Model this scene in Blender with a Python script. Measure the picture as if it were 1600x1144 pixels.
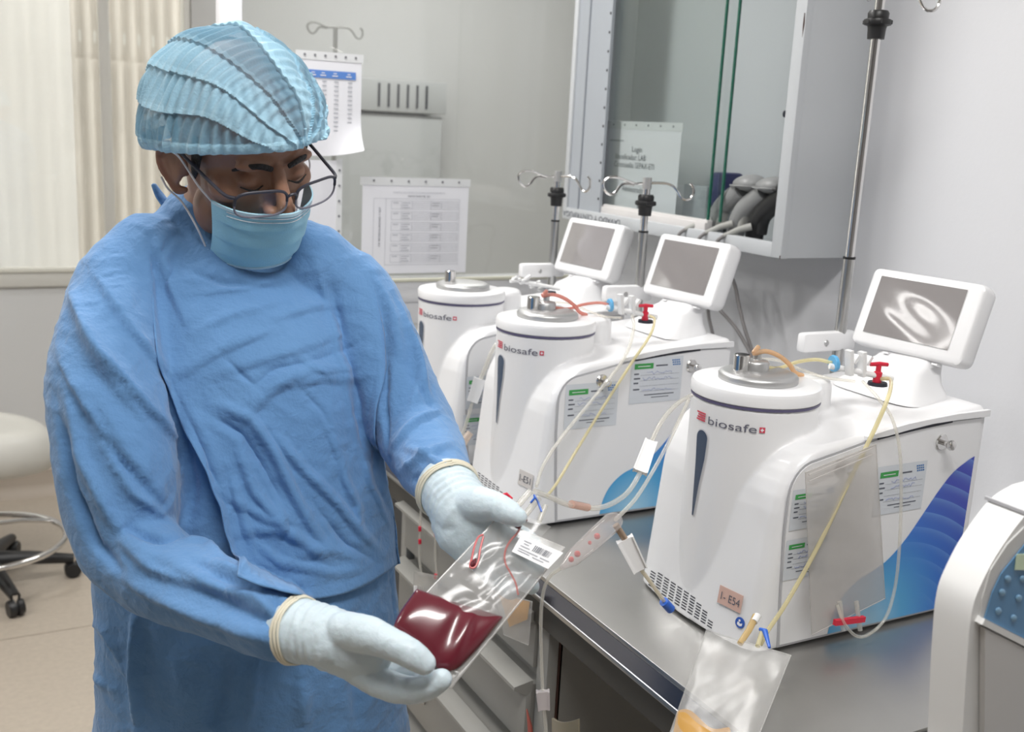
import bpy, bmesh, math, random
import numpy as np
from mathutils import Vector, Matrix, noise
from mathutils.bvhtree import BVHTree
random.seed(7)
for o in list(bpy.data.objects): bpy.data.objects.remove(o)
SC = bpy.context.scene; COL = SC.collection
# ---------------------------------------------------------------- camera
F = 1650.; CX, CY = 800., 572.
def _d(p):
    v = np.array([p[0]-CX, -(p[1]-CY), -F]); return v/np.linalg.norm(v)
_Y = _d((-100., 157.)); _X = _d((3922., 365.)); _X = _X-_Y*(_X@_Y); _X /= np.linalg.norm(_X); _Z = np.cross(_X, _Y)
R = np.array([_X, _Y, _Z]); C0 = np.array([0, 0, 1.6])
cd = bpy.data.cameras.new('camera'); cam = bpy.data.objects.new('camera', cd); COL.objects.link(cam)
cd.sensor_width = 36; cd.lens = F/1600*36; cd.clip_start = .02
m = Matrix.Identity(4)
for i in range(3):
    for j in range(3): m[i][j] = R[i][j]
    m[i][3] = C0[i]
cam.matrix_world = m; SC.camera = cam
cd.dof.use_dof = True; cd.dof.focus_distance = 1.42; cd.dof.aperture_fstop = 6.5
# ---------------------------------------------------------------- world, light, exposure
w = bpy.data.worlds.new('sky'); SC.world = w; w.use_nodes = True
w.node_tree.nodes['Background'].inputs[0].default_value = (1, .985, .95, 1)
w.node_tree.nodes['Background'].inputs[1].default_value = 3.3
SC.view_settings.view_transform = 'Standard'; SC.view_settings.look = 'None'
SC.view_settings.exposure = 0.08; SC.view_settings.gamma = 1; SC.view_settings.use_curve_mapping = False
CEIL = 2.75
LAMPS = [(.35, .35, 1.2, .3), (.35, 2.3, 1.2, .3), (-1.6, 2.3, 1.2, .3), (1.9, 3.7, 1.2, .3)]
for (x, y, a, b) in LAMPS:
    l = bpy.data.lights.new('ceiling_light', 'AREA'); l.shape = 'RECTANGLE'; l.size = a-.04; l.size_y = b-.04
    l.energy = 11 if y > 3 else 23.5; l.color = (1, .985, .965)
    lo = bpy.data.objects.new('ceiling_light', l); COL.objects.link(lo); lo.location = (x, y, CEIL-.062)

# ---------------------------------------------------------------- helpers
def ray(px, py): return R@np.array([(px-CX)/F, -(py-CY)/F, -1.])
def at(px, py, **k):
    r = ray(px, py)
    if 'd' in k: return Vector(C0+r*k['d'])
    a = list(k)[0]; i = 'xyz'.index(a); return Vector(C0+r*((k[a]-C0[i])/r[i]))
def cv(x, y, z): return Vector(R@np.array([x, y, z]))      # camera-frame direction -> world
def obj(name, me, mt=None, parent=None, smooth=True, **kw):
    if isinstance(me, MB): me = me.mesh(name)
    o = bpy.data.objects.new(name, me); COL.objects.link(o)
    if mt is not None:
        if isinstance(mt, (list, tuple)):
            for q in mt: me.materials.append(q)
        else: me.materials.append(mt)
    if smooth and len(me.polygons): me.polygons.foreach_set('use_smooth', [True]*len(me.polygons))
    if smooth and len(me.polygons) and name not in ('gown', 'body', 'front_panel'):
        try: me.set_sharp_from_angle(angle=math.radians(40))
        except Exception: pass
    if parent is not None:
        o.parent = parent
        o.matrix_parent_inverse = PW.get(parent.name, Matrix.Identity(4)).inverted()
    PW[o.name] = Matrix.Identity(4)
    for a, b in kw.items(): o[a] = b
    return o
PW = {}     # world matrix of every empty, so that children may be given in world coordinates
def thing(name, label, cat, loc=(0, 0, 0), group=None):
    o = bpy.data.objects.new(name, None); COL.objects.link(o); o.location = loc; o.empty_display_size = .05
    PW[o.name] = Matrix.Translation(loc)
    o['label'] = label; o['category'] = cat
    if group: o['group'] = group
    return o
def tag(o, label, cat, group=None):
    o['label'] = label; o['category'] = cat
    if group: o['group'] = group
    return o
def st(o): o['kind'] = 'structure'; return o
class MB:
    def __init__(s): s.v = []; s.f = []; s.uv = None
    def add(s, v, f):
        n = len(s.v); s.v += [tuple(q) for q in v]; s.f += [tuple(i+n for i in q) for q in f]; return s
    def box(s, a, b, bev=0):
        if bev > 0:
            bm = bmesh.new(); bmesh.ops.create_cube(bm, size=1)
            for q in bm.verts: q.co = Vector(((a[i]+b[i])/2+q.co[i]*(b[i]-a[i]) for i in range(3)))
            bmesh.ops.bevel(bm, geom=bm.edges[:], offset=bev, segments=2, profile=.5, affect='EDGES')
            bm.verts.index_update(); s.add([q.co for q in bm.verts], [[q.index for q in f.verts] for f in bm.faces]); bm.free(); return s
        v = [(x, y, z) for x in (a[0], b[0]) for y in (a[1], b[1]) for z in (a[2], b[2])]
        return s.add(v, [(0, 1, 3, 2), (4, 6, 7, 5), (0, 4, 5, 1), (2, 3, 7, 6), (0, 2, 6, 4), (1, 5, 7, 3)])
    def bar(s, p, q, wd, th, up=(0, 0, 1)):
        p = Vector(p); q = Vector(q); d = (q-p).normalized(); r = d.cross(Vector(up)).normalized(); u = r.cross(d)
        v = [e+r*i*wd/2+u*j*th/2 for e in (p, q) for i, j in ((-1, -1), (1, -1), (1, 1), (-1, 1))]
        return s.add(v, [(3, 2, 1, 0), (4, 5, 6, 7), (0, 1, 5, 4), (1, 2, 6, 5), (2, 3, 7, 6), (3, 0, 4, 7)])
    def tube(s, pts, r, n=10, cap=True):
        pts = [Vector(p) for p in pts]; rs = r if isinstance(r, (list, tuple)) else [r]*len(pts)
        t0 = (pts[1]-pts[0]).normalized(); u = t0.orthogonal().normalized(); V = []; k = len(s.v)
        for i, p in enumerate(pts):
            t = (pts[min(i+1, len(pts)-1)]-pts[max(i-1, 0)])
            t = t.normalized() if t.length > 1e-9 else t0
            u = (u-t*u.dot(t)).normalized(); b = t.cross(u)
            V += [p+(u*math.cos(6.28318*j/n)+b*math.sin(6.28318*j/n))*rs[i] for j in range(n)]
        Fs = [(i*n+j, i*n+(j+1) % n, (i+1)*n+(j+1) % n, (i+1)*n+j) for i in range(len(pts)-1) for j in range(n)]
        if cap: Fs += [tuple(range(n-1, -1, -1)), tuple((len(pts)-1)*n+j for j in range(n))]
        return s.add(V, Fs)
    def lathe(s, prof, c=(0, 0, 0), ax=(0, 0, 1), n=32):
        ax = Vector(ax).normalized(); u = ax.orthogonal().normalized(); b = ax.cross(u); c = Vector(c); V = []; m_ = len(prof)
        for j in range(n):
            a = 2*math.pi*j/n; d = u*math.cos(a)+b*math.sin(a)
            V += [c+d*max(r_, 1e-5)+ax*h for r_, h in prof]
        return s.add(V, [(j*m_+i, ((j+1) % n)*m_+i, ((j+1) % n)*m_+i+1, j*m_+i+1) for j in range(n) for i in range(m_-1)])
    def prism(s, poly, d):      # poly: list of Vectors, extruded by vector d
        n = len(poly); poly = [Vector(p) for p in poly]; d = Vector(d)
        return s.add(poly+[p+d for p in poly], [tuple(range(n-1, -1, -1)), tuple(range(n, 2*n))]+[(i, (i+1) % n, n+(i+1) % n, n+i) for i in range(n)])
    def grid(s, fn, nu, nv, closed_u=False):
        V = [fn(i/nu, j/nv) for j in range(nv+1) for i in range(nu if closed_u else nu+1)]; w_ = nu if closed_u else nu+1
        return s.add(V, [(j*w_+i, j*w_+(i+1) % w_, (j+1)*w_+(i+1) % w_, (j+1)*w_+i) for j in range(nv) for i in range(nu)])
    def mesh(s, name='mesh'):
        me = bpy.data.meshes.new(name); me.from_pydata([tuple(p) for p in s.v], [], s.f); me.validate(); me.update()
        bm = bmesh.new(); bm.from_mesh(me); bmesh.ops.recalc_face_normals(bm, faces=bm.faces); bm.to_mesh(me); bm.free()
        return me
def sharp(o, ang=35):
    try: o.data.set_sharp_from_angle(angle=math.radians(ang))
    except Exception: pass
    return o
def spline(pts, n=8):
    P = [Vector(p) for p in pts]; P = [P[0]*2-P[1]]+P+[P[-1]*2-P[-2]]; out = []
    for i in range(1, len(P)-2):
        for k in range(n):
            t = k/n; a, b, c, d = P[i-1:i+3]
            out.append(.5*((2*b)+(c-a)*t+(2*a-5*b+4*c-d)*t*t+(3*b-a-3*c+d)*t*t*t))
    return out+[P[-2]]
def modified(me, mods):
    o = bpy.data.objects.new('tmp', me); COL.objects.link(o)
    for typ, kw in mods:
        md = o.modifiers.new('m', typ)
        for a, b in kw.items(): setattr(md, a, b)
    dg = bpy.context.evaluated_depsgraph_get(); ev = o.evaluated_get(dg); r = bpy.data.meshes.new_from_object(ev)
    bpy.data.objects.remove(o); return r
# ---- materials
MATS = {}
def mat(name, c, rough=.5, metal=0, bump=0, bscale=60, var=0, vscale=8, **kw):
    if name in MATS: return MATS[name]
    m_ = bpy.data.materials.new(name); m_.use_nodes = True; nt = m_.node_tree; b = nt.nodes['Principled BSDF']
    b.inputs['Base Color'].default_value = (*c, 1); b.inputs['Roughness'].default_value = rough; b.inputs['Metallic'].default_value = metal
    for k, v in kw.items():
        k = {'spec': 'Specular IOR Level', 'trans': 'Transmission Weight', 'ior': 'IOR', 'alpha': 'Alpha', 'coat': 'Coat Weight', 'emit': 'Emission Strength',
             'sss': 'Subsurface Weight', 'sheen': 'Sheen Weight', 'aniso': 'Anisotropic'}[k]; b.inputs[k].default_value = v
        if k == 'Emission Strength': b.inputs['Emission Color'].default_value = (*c, 1)
    tc = nt.nodes.new('ShaderNodeTexCoord')
    if var:
        n = nt.nodes.new('ShaderNodeTexNoise'); n.inputs['Scale'].default_value = vscale; n.inputs['Detail'].default_value = 5
        r = nt.nodes.new('ShaderNodeMix'); r.data_type = 'RGBA'; r.inputs['A'].default_value = (*[q*(1-var) for q in c], 1); r.inputs['B'].default_value = (*[min(1, q*(1+var)) for q in c], 1)
        nt.links.new(tc.outputs['Object'], n.inputs['Vector']); nt.links.new(n.outputs[0], r.inputs['Factor']); nt.links.new(r.outputs['Result'], b.inputs['Base Color'])
    if bump:
        n = nt.nodes.new('ShaderNodeTexNoise'); n.inputs['Scale'].default_value = bscale; n.inputs['Detail'].default_value = 4
        bp = nt.nodes.new('ShaderNodeBump'); bp.inputs['Strength'].default_value = bump; bp.inputs['Distance'].default_value = .01
        nt.links.new(tc.outputs['Object'], n.inputs['Vector']); nt.links.new(n.outputs[0], bp.inputs['Height']); nt.links.new(bp.outputs[0], b.inputs['Normal'])
    MATS[name] = m_; return m_
def clear(name, tint=(1, 1, 1), body=.15, bodycol=(.85, .85, .85), rough=.1, fres=1.45, gl=1.0, bump=0, bscale=40, tl=.4):
    """thin clear sheet: see-through + a little milky body + fresnel gloss"""
    if name in MATS: return MATS[name]
    m_ = bpy.data.materials.new(name); m_.use_nodes = True; nt = m_.node_tree; N = nt.nodes; N.clear(); L = nt.links.new
    out = N.new('ShaderNodeOutputMaterial'); t = N.new('ShaderNodeBsdfTransparent'); t.inputs[0].default_value = (*tint, 1)
    d = N.new('ShaderNodeBsdfDiffuse'); d.inputs[0].default_value = (*bodycol, 1)
    tr = N.new('ShaderNodeBsdfTranslucent'); tr.inputs[0].default_value = (*bodycol, 1)
    g = N.new('ShaderNodeBsdfGlossy'); g.inputs['Roughness'].default_value = rough
    a = N.new('ShaderNodeMixShader'); a.inputs[0].default_value = tl; L(d.outputs[0], a.inputs[1]); L(tr.outputs[0], a.inputs[2])
    b = N.new('ShaderNodeMixShader'); b.inputs[0].default_value = body; L(t.outputs[0], b.inputs[1]); L(a.outputs[0], b.inputs[2])
    fr = N.new('ShaderNodeLayerWeight'); fr.inputs[0].default_value = .5     # facing; Schlick below, the same from both sides of a sheet
    pw = N.new('ShaderNodeMath'); pw.operation = 'POWER'; pw.inputs[1].default_value = 5; L(fr.outputs['Facing'], pw.inputs[0])
    mu = N.new('ShaderNodeMath'); mu.operation = 'MULTIPLY_ADD'; mu.inputs[1].default_value = .95*gl; mu.inputs[2].default_value = .045*gl; L(pw.outputs[0], mu.inputs[0])
    c = N.new('ShaderNodeMixShader'); L(mu.outputs[0], c.inputs[0]); L(b.outputs[0], c.inputs[1]); L(g.outputs[0], c.inputs[2]); L(c.outputs[0], out.inputs[0])
    if bump:
        tc = N.new('ShaderNodeTexCoord'); n = N.new('ShaderNodeTexNoise'); n.inputs['Scale'].default_value = bscale; n.inputs['Detail'].default_value = 2
        bp = N.new('ShaderNodeBump'); bp.inputs['Strength'].default_value = bump; bp.inputs['Distance'].default_value = .01
        L(tc.outputs['Object'], n.inputs['Vector']); L(n.outputs[0], bp.inputs['Height'])
        for q in (d, g, fr): L(bp.outputs[0], q.inputs['Normal'])
    MATS[name] = m_; return m_
WHITE = mat('white_plastic', (.80, .80, .81), .32, coat=.25)
WHITE2 = mat('white_plastic_matte', (.78, .78, .79), .5)
STEEL = mat('brushed_steel', (.50, .50, .49), .28, 1)
CHROME = mat('chrome', (.72, .71, .70), .12, 1)
SATIN = mat('satin_aluminium', (.52, .52, .52), .42, .85)
BLACK = mat('black_plastic', (.014, .014, .015), .4)
DARK = mat('dark_gap', (.02, .022, .035), .6)
PAPER = mat('paper', (.80, .80, .84), .6)
INK = mat('ink', (.10, .11, .14), .7)
INKG = mat('grey_ink', (.42, .43, .47), .7)
INKB = mat('blue_ink', (.05, .12, .45), .6)
GREEN = mat('green_print', (.05, .33, .08), .6)
REDP = mat('red_plastic', (.62, .02, .05), .35)
BLUEP = mat('blue_plastic', (.02, .12, .55), .35)
TUBE = clear('tube_plastic', (.97, .96, .93), .30, (.9, .88, .82), .12)
TUBEY = clear('yellow_tube_plastic', (.97, .92, .70), .55, (.86, .80, .56), .15)
TUBER = clear('red_tube_plastic', (.9, .4, .3), .6, (.75, .30, .2), .15)
FILM = clear('clear_film', (.97, .97, .97), .20, (.86, .86, .86), .12, bump=.25, bscale=25)
def put(name, parent, mb, mt, **kw): return obj(name, mb, mt, parent, **kw)
def text_mesh(s, size=1.0, align='CENTER', extr=0):
    cu = bpy.data.curves.new('t', 'FONT'); cu.body = s; cu.size = size; cu.align_x = align; cu.extrude = extr
    o = bpy.data.objects.new('t', cu); COL.objects.link(o); dg = bpy.context.evaluated_depsgraph_get()
    me = bpy.data.meshes.new_from_object(o.evaluated_get(dg)); bpy.data.objects.remove(o); return me
def text_on(name, s, parent, mt, org, ux, uy, height, align='CENTER', width=None, lift=.0004):
    """flat lettering: org = world centre, ux/uy = unit vectors"""
    me = text_mesh(s, 1.0, align); xs = [v.co.x for v in me.vertices]; W = max(xs)-min(xs); sx = height if width is None else width/W
    ux = Vector(ux).normalized(); uy = Vector(uy).normalized(); n = ux.cross(uy); org = Vector(org)
    for v in me.vertices: v.co = org+ux*v.co.x*sx+uy*(v.co.y-.35)*height+n*lift
    return obj(name, me, mt, parent, smooth=False)
def plate(mb, o, ux, uy, x0, y0, x1, y1, n, h=0, lift=.0003):
    """flat rectangle (or thin slab) in a sheet's own coordinates"""
    o = Vector(o)+Vector(n)*lift; q = [o+ux*x0+uy*y0, o+ux*x1+uy*y0, o+ux*x1+uy*y1, o+ux*x0+uy*y1]
    if h: mb.prism(q, Vector(n)*h)
    else: mb.add(q, [(0, 1, 2, 3)])
    return mb
# ================================================================ THE SETTING
WALLM = mat('wall_paint', (.745, .75, .775), .55, bump=.04, bscale=90, var=.02, vscale=3)
WALLB = mat('back_wall_paint', (.58, .585, .58), .6, var=.02, vscale=3)
CREAM = mat('cream_wall', (.64, .645, .645), .6, var=.02)
DULL = mat('dull_wall', (.40, .40, .41), .7)
FRAMEM = mat('window_frame_paint', (.62, .61, .57), .4)
FLOORM = mat('vinyl_floor', (.46, .40, .33), .38, var=.14, vscale=55, bump=.03, bscale=200)
CEILM = mat('ceiling_paint', (.8, .8, .8), .8)
GLASS = clear('window_glass', (.97, .98, .97), .03, (.8, .82, .8), .02, 1.5)
GGLASS = clear('green_cabinet_glass', (.985, .996, .992), .02, (.6, .72, .68), .01, 1.5)
GEDGE = mat('green_glass_edge', (.01, .10, .065), .15)
YF, YP, XW = 4.65, 2.58, 1.70
fl = st(obj('floor', MB().box((-3.2, -2.2, -.06), (3.4, YF+.2, -.004)), mat('floor_base', (.3, .26, .2), .6)))
k = 0
for (y0, y1) in ((-2.2, 1.318), (1.322, 3.318), (3.322, YF)):
    for (x0, x1) in ((-3.2, -1.202), (-1.198, .80), (.804, 3.4)):
        obj('vinyl_sheet', MB().box((x0, y0, -.006), (x1, y1, 0)), FLOORM, fl)
st(obj('ceiling', MB().box((-3.2, -2.2, CEIL), (3.4, YF+.2, CEIL+.1)), CEILM, smooth=False))
st(obj('wall_right', MB().box((XW, -2.2, 0), (XW+.12, YP+.05, CEIL)), WALLM, smooth=False))
st(obj('wall_left', MB().box((-3.3, -2.2, 0), (-3.2, YF+.2, CEIL)), DULL, smooth=False))
st(obj('wall_behind', MB().box((-3.2, -2.3, 0), (XW+.12, -2.2, CEIL)), DULL, smooth=False))
st(obj('wall_far_right', MB().box((3.3, YP-.1, 0), (3.4, YF+.2, CEIL)), WALLB, smooth=False))
st(obj('wall_room_end', MB().box((XW+.02, YP-.06, 0), (3.4, YP+.04, CEIL)), WALLB, smooth=False))
wf = MB(); wf.box((-3.2, YF, 0), (-2.3, YF+.15, CEIL)); wf.box((-2.3, YF, 0), (.94, YF+.15, .885)); wf.box((-2.3, YF, 2.62), (.94, YF+.15, CEIL)); wf.box((1.05, YF, 0), (3.4, YF+.15, CEIL))
wf.box((.94, YF, 0), (1.05, YF+.15, CEIL))
st(obj('wall_far', wf, CREAM, smooth=False))
# cove skirting
cv_ = MB(); pr = [(0, .0), (-.05, .0), (-.022, .02), (-.012, .05), (-.010, .105), (0, .11)]
for (a, b) in ((-3.2, 3.3),):
    cv_.add([(x, YF+p[0], p[1]) for x in (a, b) for p in pr], [(i, i+1, 7+i, 6+i) for i in range(5)])
st(obj('baseboard_far', cv_, mat('cove_skirting', (.42, .36, .30), .5)))
# far window
wn = st(obj('window_1', MB().box((-2.3, YF-.02, .885), (.94, YF+.06, .945), .004), FRAMEM))
fr = MB(); fr.box((-2.3, YF-.02, 2.56), (.94, YF+.06, 2.62), .004); fr.box((-2.3, YF-.02, .945), (-2.25, YF+.06, 2.56), .004); fr.box((.915, YF-.02, .945), (.94, YF+.06, 2.56), .003)
obj('window_frame', fr, FRAMEM, wn)
obj('mullion', MB().box((.585, YF-.012, .945), (.625, YF+.03, 2.56), .004), FRAMEM, wn)
obj('mullion', MB().box((-.95, YF-.012, .945), (-.91, YF+.03, 2.56), .004), FRAMEM, wn)
obj('glazing_bead', MB().box((-2.25, YF-.028, .945), (.915, YF-.014, .962), .002), mat('bead', (.70, .69, .62), .4), wn)
obj('pane', MB().box((.625, YF+.004, .95), (.915, YF+.009, 2.56)), GLASS, wn, smooth=False)
obj('pane', MB().box((-2.25, YF+.004, .95), (.585, YF+.009, 2.56)), GLASS, wn, smooth=False)
obj('sliding_pane', MB().box((-1.6, YF+.016, .95), (.484, YF+.021, 2.56)), clear('frosted_sheet', (1, 1, 1), .50, (.95, .95, .95), .2, 1.45, tl=.85), wn, label='milky second pane slid behind the first', smooth=False)
st(obj('trim_1', MB().box((.94, YF-.03, 0), (1.10, YF+.0, CEIL), .006), mat('grey_post', (.50, .50, .49), .45)))
# corrugated sheeting outside
SHEET = mat('weathered_translucent_sheet', (.52, .48, .43), .6, var=.30, vscale=5)
nt = SHEET.node_tree
for n_ in nt.nodes:
    if n_.type == 'TEX_NOISE':
        mp = nt.nodes.new('ShaderNodeMapping'); mp.inputs['Scale'].default_value = (3.2, 1, .35); nt.links.new(nt.nodes['Texture Coordinate'].outputs['Object'], mp.inputs[0]); nt.links.new(mp.outputs[0], n_.inputs['Vector'])
def sheet(x0, x1, z0, z1, y):
    n = int((x1-x0)/.006); mb = MB()
    fn = lambda u, v: Vector((x0+(x1-x0)*u, y+.018*math.sin((x0+(x1-x0)*u)*2*math.pi/.076), z0+(z1-z0)*v)); return mb.grid(fn, n, 1)
cs = thing('corrugated_screen', 'weathered beige corrugated sheet screen standing outside the far window', 'screen', (.0, 6.3, 0))
obj('corrugated_sheet', sheet(-2.9, 2.2, -.2, 1.86, 6.3), SHEET, cs); obj('corrugated_sheet', sheet(-2.9, 2.2, 1.83, 3.4, 6.33), SHEET, cs)
for z in (1.45, 1.95, 2.55): obj('purlin', MB().box((-2.9, 6.345, z), (2.2, 6.39, z+.06)), FRAMEM, cs)
for x in (-1.4, .2, 1.2): obj('screen_post', MB().box((x, 6.39, -.3), (x+.07, 6.46, 3.4)), FRAMEM, cs)
st(obj('trim_4', MB().box((-6, YF+.2, -.4), (8, 14, -.3)), mat('yard_concrete', (.5, .49, .46), .8, var=.1), smooth=False))
# glazed partition
pb = st(obj('wall_back', MB().box((.59, YP-.02, 0), (XW, YP+.04, 1.085)), WALLB, smooth=False))
wn = st(obj('window_2', MB().box((.635, YP-.03, 1.143), (XW, YP+.045, 1.205), .004), mat('white_rail', (.72, .72, .74), .4)))
obj('sill', MB().box((.635, YP-.022, 1.085), (XW, YP+.042, 1.143), .003), mat('white_rail', (.72, .72, .74), .4), wn)
obj('post', MB().box((.59, YP-.03, 0), (.635, YP+.045, 2.6), .004), mat('white_rail2', (.74, .74, .77), .4), wn)
obj('top_rail', MB().box((.59, YP-.03, 2.54), (XW, YP+.045, 2.6), .004), mat('white_rail', (.72, .72, .74), .4), wn)
obj('glazing_bead', MB().box((.635, YP-.036, 1.199), (XW, YP-.026, 1.208), .001), mat('bead2', (.62, .61, .50), .4), wn)
obj('pane', MB().box((.64, YP+.0, 1.205), (XW-.04, YP+.006, 2.54)), GLASS, wn, smooth=False)
obj('post', MB().box((1.60, YP-.03, 1.205), (XW, YP+.045, 2.54), .004), mat('grey_metal', (.46, .48, .51), .4), wn)
# ---- room behind the glass
g = thing('filter_cabinet', 'grey cabinet with six vertical slots standing behind the glass partition', 'cabinet', (1.6, 4.4, 0))
GREYC = mat('pale_grey_enamel', (.50, .515, .52), .4)
obj('body', MB().box((1.2, 4.49, 0), (2.02, 4.64, 1.64), .006), GREYC, g)
obj('head_panel', MB().box((1.2, 4.47, 1.652), (2.03, 4.64, 1.79), .006), GREYC, g)
for i in range(6): obj('slot', MB().box((1.70+i*.045, 4.465, 1.672), (1.709+i*.045, 4.472, 1.772)), DARK, g)
g = thing('drip_stand', 'thin chrome drip stand seen through the glass above the blue-headed sheet', 'drip stand', (1.463, 4.35, 0))
mb = MB(); mb.tube([(1.463, 4.35, .03), (1.463, 4.35, 1.975)], .009, 12); obj('pole', mb, STEEL, g)
def hook(mb, c, s, r, ax, sc=1.0):
    """one curled bag hook: leaves c along ax, curls down and back up"""
    ax = Vector(ax).normalized()*s; pts = [(0, 0), (.025, .002), (.05, .002), (.066, -.004), (.078, -.016), (.088, -.03), (.10, -.036), (.112, -.032), (.118, -.018), (.116, -.002), (.108, .006)]
    c = Vector(c); mb.tube(spline([c+ax*p[0]*sc+Vector((0, 0, p[1]*sc)) for p in pts], 5), r, 8); return mb
def hook2(mb, c, s, r, ax, sc=1.0):
    ax = Vector(ax).normalized()*s; pts = [(0, 0), (.03, -.002), (.055, .004), (.08, .012), (.105, .010), (.118, -.004), (.112, -.022), (.098, -.032), (.084, -.026), (.074, -.012), (.062, -.004), (.035, -.006)]
    c = Vector(c); mb.tube(spline([c+ax*p[0]*sc+Vector((0, 0, p[1]*sc)) for p in pts], 5), r, 8); return mb
mb = hook((1.463, 4.35, 1.975) and MB(), (1.463, 4.35, 1.975), 1, .004, (1, 0, 0)); hook2(mb, (1.463, 4.35, 1.975), -1, .004, (1, 0, 0)); obj('hook', mb, mat('dull_steel', (.30, .30, .29), .5, .6), g)
b = MB()
for a in range(5): b.tube([(1.463, 4.35, .06), (1.463+.2*math.cos(a*1.2566), 4.35+.08*math.sin(a*1.2566), .03)], .012, 8)
obj('base', b, STEEL, g)
# ---- ceiling lights
for i, (x, y, a, b) in enumerate(LAMPS):
    nm = ['over the man', 'over the far end of the bench', 'over the left of the room by the window', 'behind the glass partition'][i]
    t = thing('ceiling_lamp', 'white rectangular ceiling lamp '+nm, 'lamp', (x, y, CEIL), 'ceiling lamps')
    mb = MB(); mb.box((x-a/2-.02, y-b/2-.02, CEIL-.05), (x+a/2+.02, y+b/2+.02, CEIL-.0)); obj('housing', mb, WHITE2, t, smooth=False)
    obj('diffuser', MB().box((x-a/2, y-b/2, CEIL-.058), (x+a/2, y+b/2, CEIL-.05)), mat('lit_diffuser', (1, .985, .96), .5, emit=6.0), t, smooth=False)
t = thing('ring_lamp', 'round white ring lamp on the ceiling near the far window', 'lamp', (-1.55, 2.98, CEIL))
obj('housing', MB().lathe([(0, 0), (.25, 0), (.25, -.03), (0, -.03)], (-1.55, 2.98, CEIL), n=40), WHITE2, t)
obj('ring_tube', MB().tube([(-1.55+.165*math.cos(a*math.pi/24), 2.98+.165*math.sin(a*math.pi/24), CEIL-.05) for a in range(49)], .019, 12, cap=False), mat('lit_ring', (1, .985, .96), .5, emit=7.0), t)
# ================================================================ WALL CABINET on the right wall
CAB = mat('grey_cabinet_enamel', (.52, .54, .56), .38, bump=.02, bscale=120, var=.03, vscale=4)
cx0, cx1, cy0, cy1, cz0, cz1 = 1.50, XW, 1.632, 2.506, 1.373, 2.25
wc = thing('wall_cabinet', 'grey enamelled wall cabinet with sliding green-edged glass, hung above the machines', 'cabinet', (XW, (cy0+cy1)/2, cz0))
obj('near_side', MB().box((cx0+.001, cy0, cz0), (cx1, cy0+.006, cz1), .001), CAB, wc)
obj('far_side', MB().box((cx0+.001, cy1-.006, cz0), (cx1, cy1, cz1), .001), CAB, wc)
obj('bottom_shelf', MB().box((cx0+.004, cy0+.006, cz0), (cx1, cy1-.006, cz0+.012)), CAB, wc, smooth=False)
obj('top_shelf', MB().box((cx0, cy0, cz1-.02), (cx1, cy1, cz1)), CAB, wc, smooth=False)
obj('back_panel', MB().box((cx1-.008, cy0+.006, cz0+.01), (cx1-.001, cy1-.006, cz1-.02)), CAB, wc, smooth=False)
ff = MB(); ff.box((cx0-.004, cy0, cz0-.001), (cx0+.014, cy1, cz0+.030), .002); ff.box((cx0-.0048, cy0-.001, cz0-.0005), (cx0+.013, cy0+.030, cz1-.001), .002)
ff.box((cx0-.0045, cy1-.020, cz0+.001), (cx0+.013, cy1-.001, cz1-.002), .002); ff.box((cx0-.004, cy0, cz1-.04), (cx0+.014, cy1, cz1), .002); obj('face_frame', ff, CAB, wc)
obj('stile', MB().box((cx0+.002, cy1-.175, cz0+.03), (cx0+.010, cy1-.02, cz1-.04)), mat('bluish_enamel', (.36, .385, .42), .4), wc, smooth=False)
obj('groove', MB().box((cx0-.001, cy1-.075, cz0+.03), (cx0+.003, cy1-.07, cz1-.04)), mat('groove_grey', (.25, .27, .3), .4), wc, smooth=False)
for i in range(12):
    z = cz0+.065+i*.046; obj('pin_hole', MB().lathe([(0, .0008), (.0035, .0008), (.0035, 0)], (cx0+.002, cy1-.168, z), (-1, 0, 0), 10), BLACK, wc)
tr = MB(); tr.box((cx0+.014, 1.90, cz0+.028), (cx0+.03, cy1-.17, cz0+.052), .002); tr.box((cx0+.008, 1.90, cz0+.028), (cx0+.014, cy1-.17, cz0+.046), .001); obj('glass_track', tr, mat('track_alu', (.66, .64, .63), .35), wc)
for q, (yy, xx) in enumerate(((1.903, cx0+.018), (1.875, cx0+.030))):
    obj('sliding_glass', MB().box((xx, yy+.005, cz0+.05), (xx+.004, cy1-.17, cz1-.04)), GGLASS, wc, smooth=False)
    obj('glass_edge', MB().box((xx-.0005, yy, cz0+.05), (xx+.0045, yy+.005, cz1-.04)), GEDGE, wc, smooth=False)
RUST = mat('rust', (.06, .025, .018), .8)
mb = MB(); mb.tube([(cx0-.0045, cy0+.004, 1.85), (cx0-.005, cy0+.003, 1.83), (cx0-.0045, cy0+.004, 1.805)], [.0012, .002, .0004], 6); mb.tube([(cx0-.005, cy0+.001, cz0+.006), (cx0-.004, cy0+.002, cz0-.001)], .0012, 6)
obj('rust_mark', mb, RUST, wc)
obj('screw_hole', MB().lathe([(0, .001), (.006, .001), (.008, 0)], (cx1-.008, 1.881, 1.667), (-1, 0, 0), 12), DARK, wc)
text_on('lettering', 'LAVADO Y CENTRIFUGA', wc, INK, (cx0-.0045, 2.36, cz0+.014), (0, 1, 0), (0, 0, -1), .02, width=.28)
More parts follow.
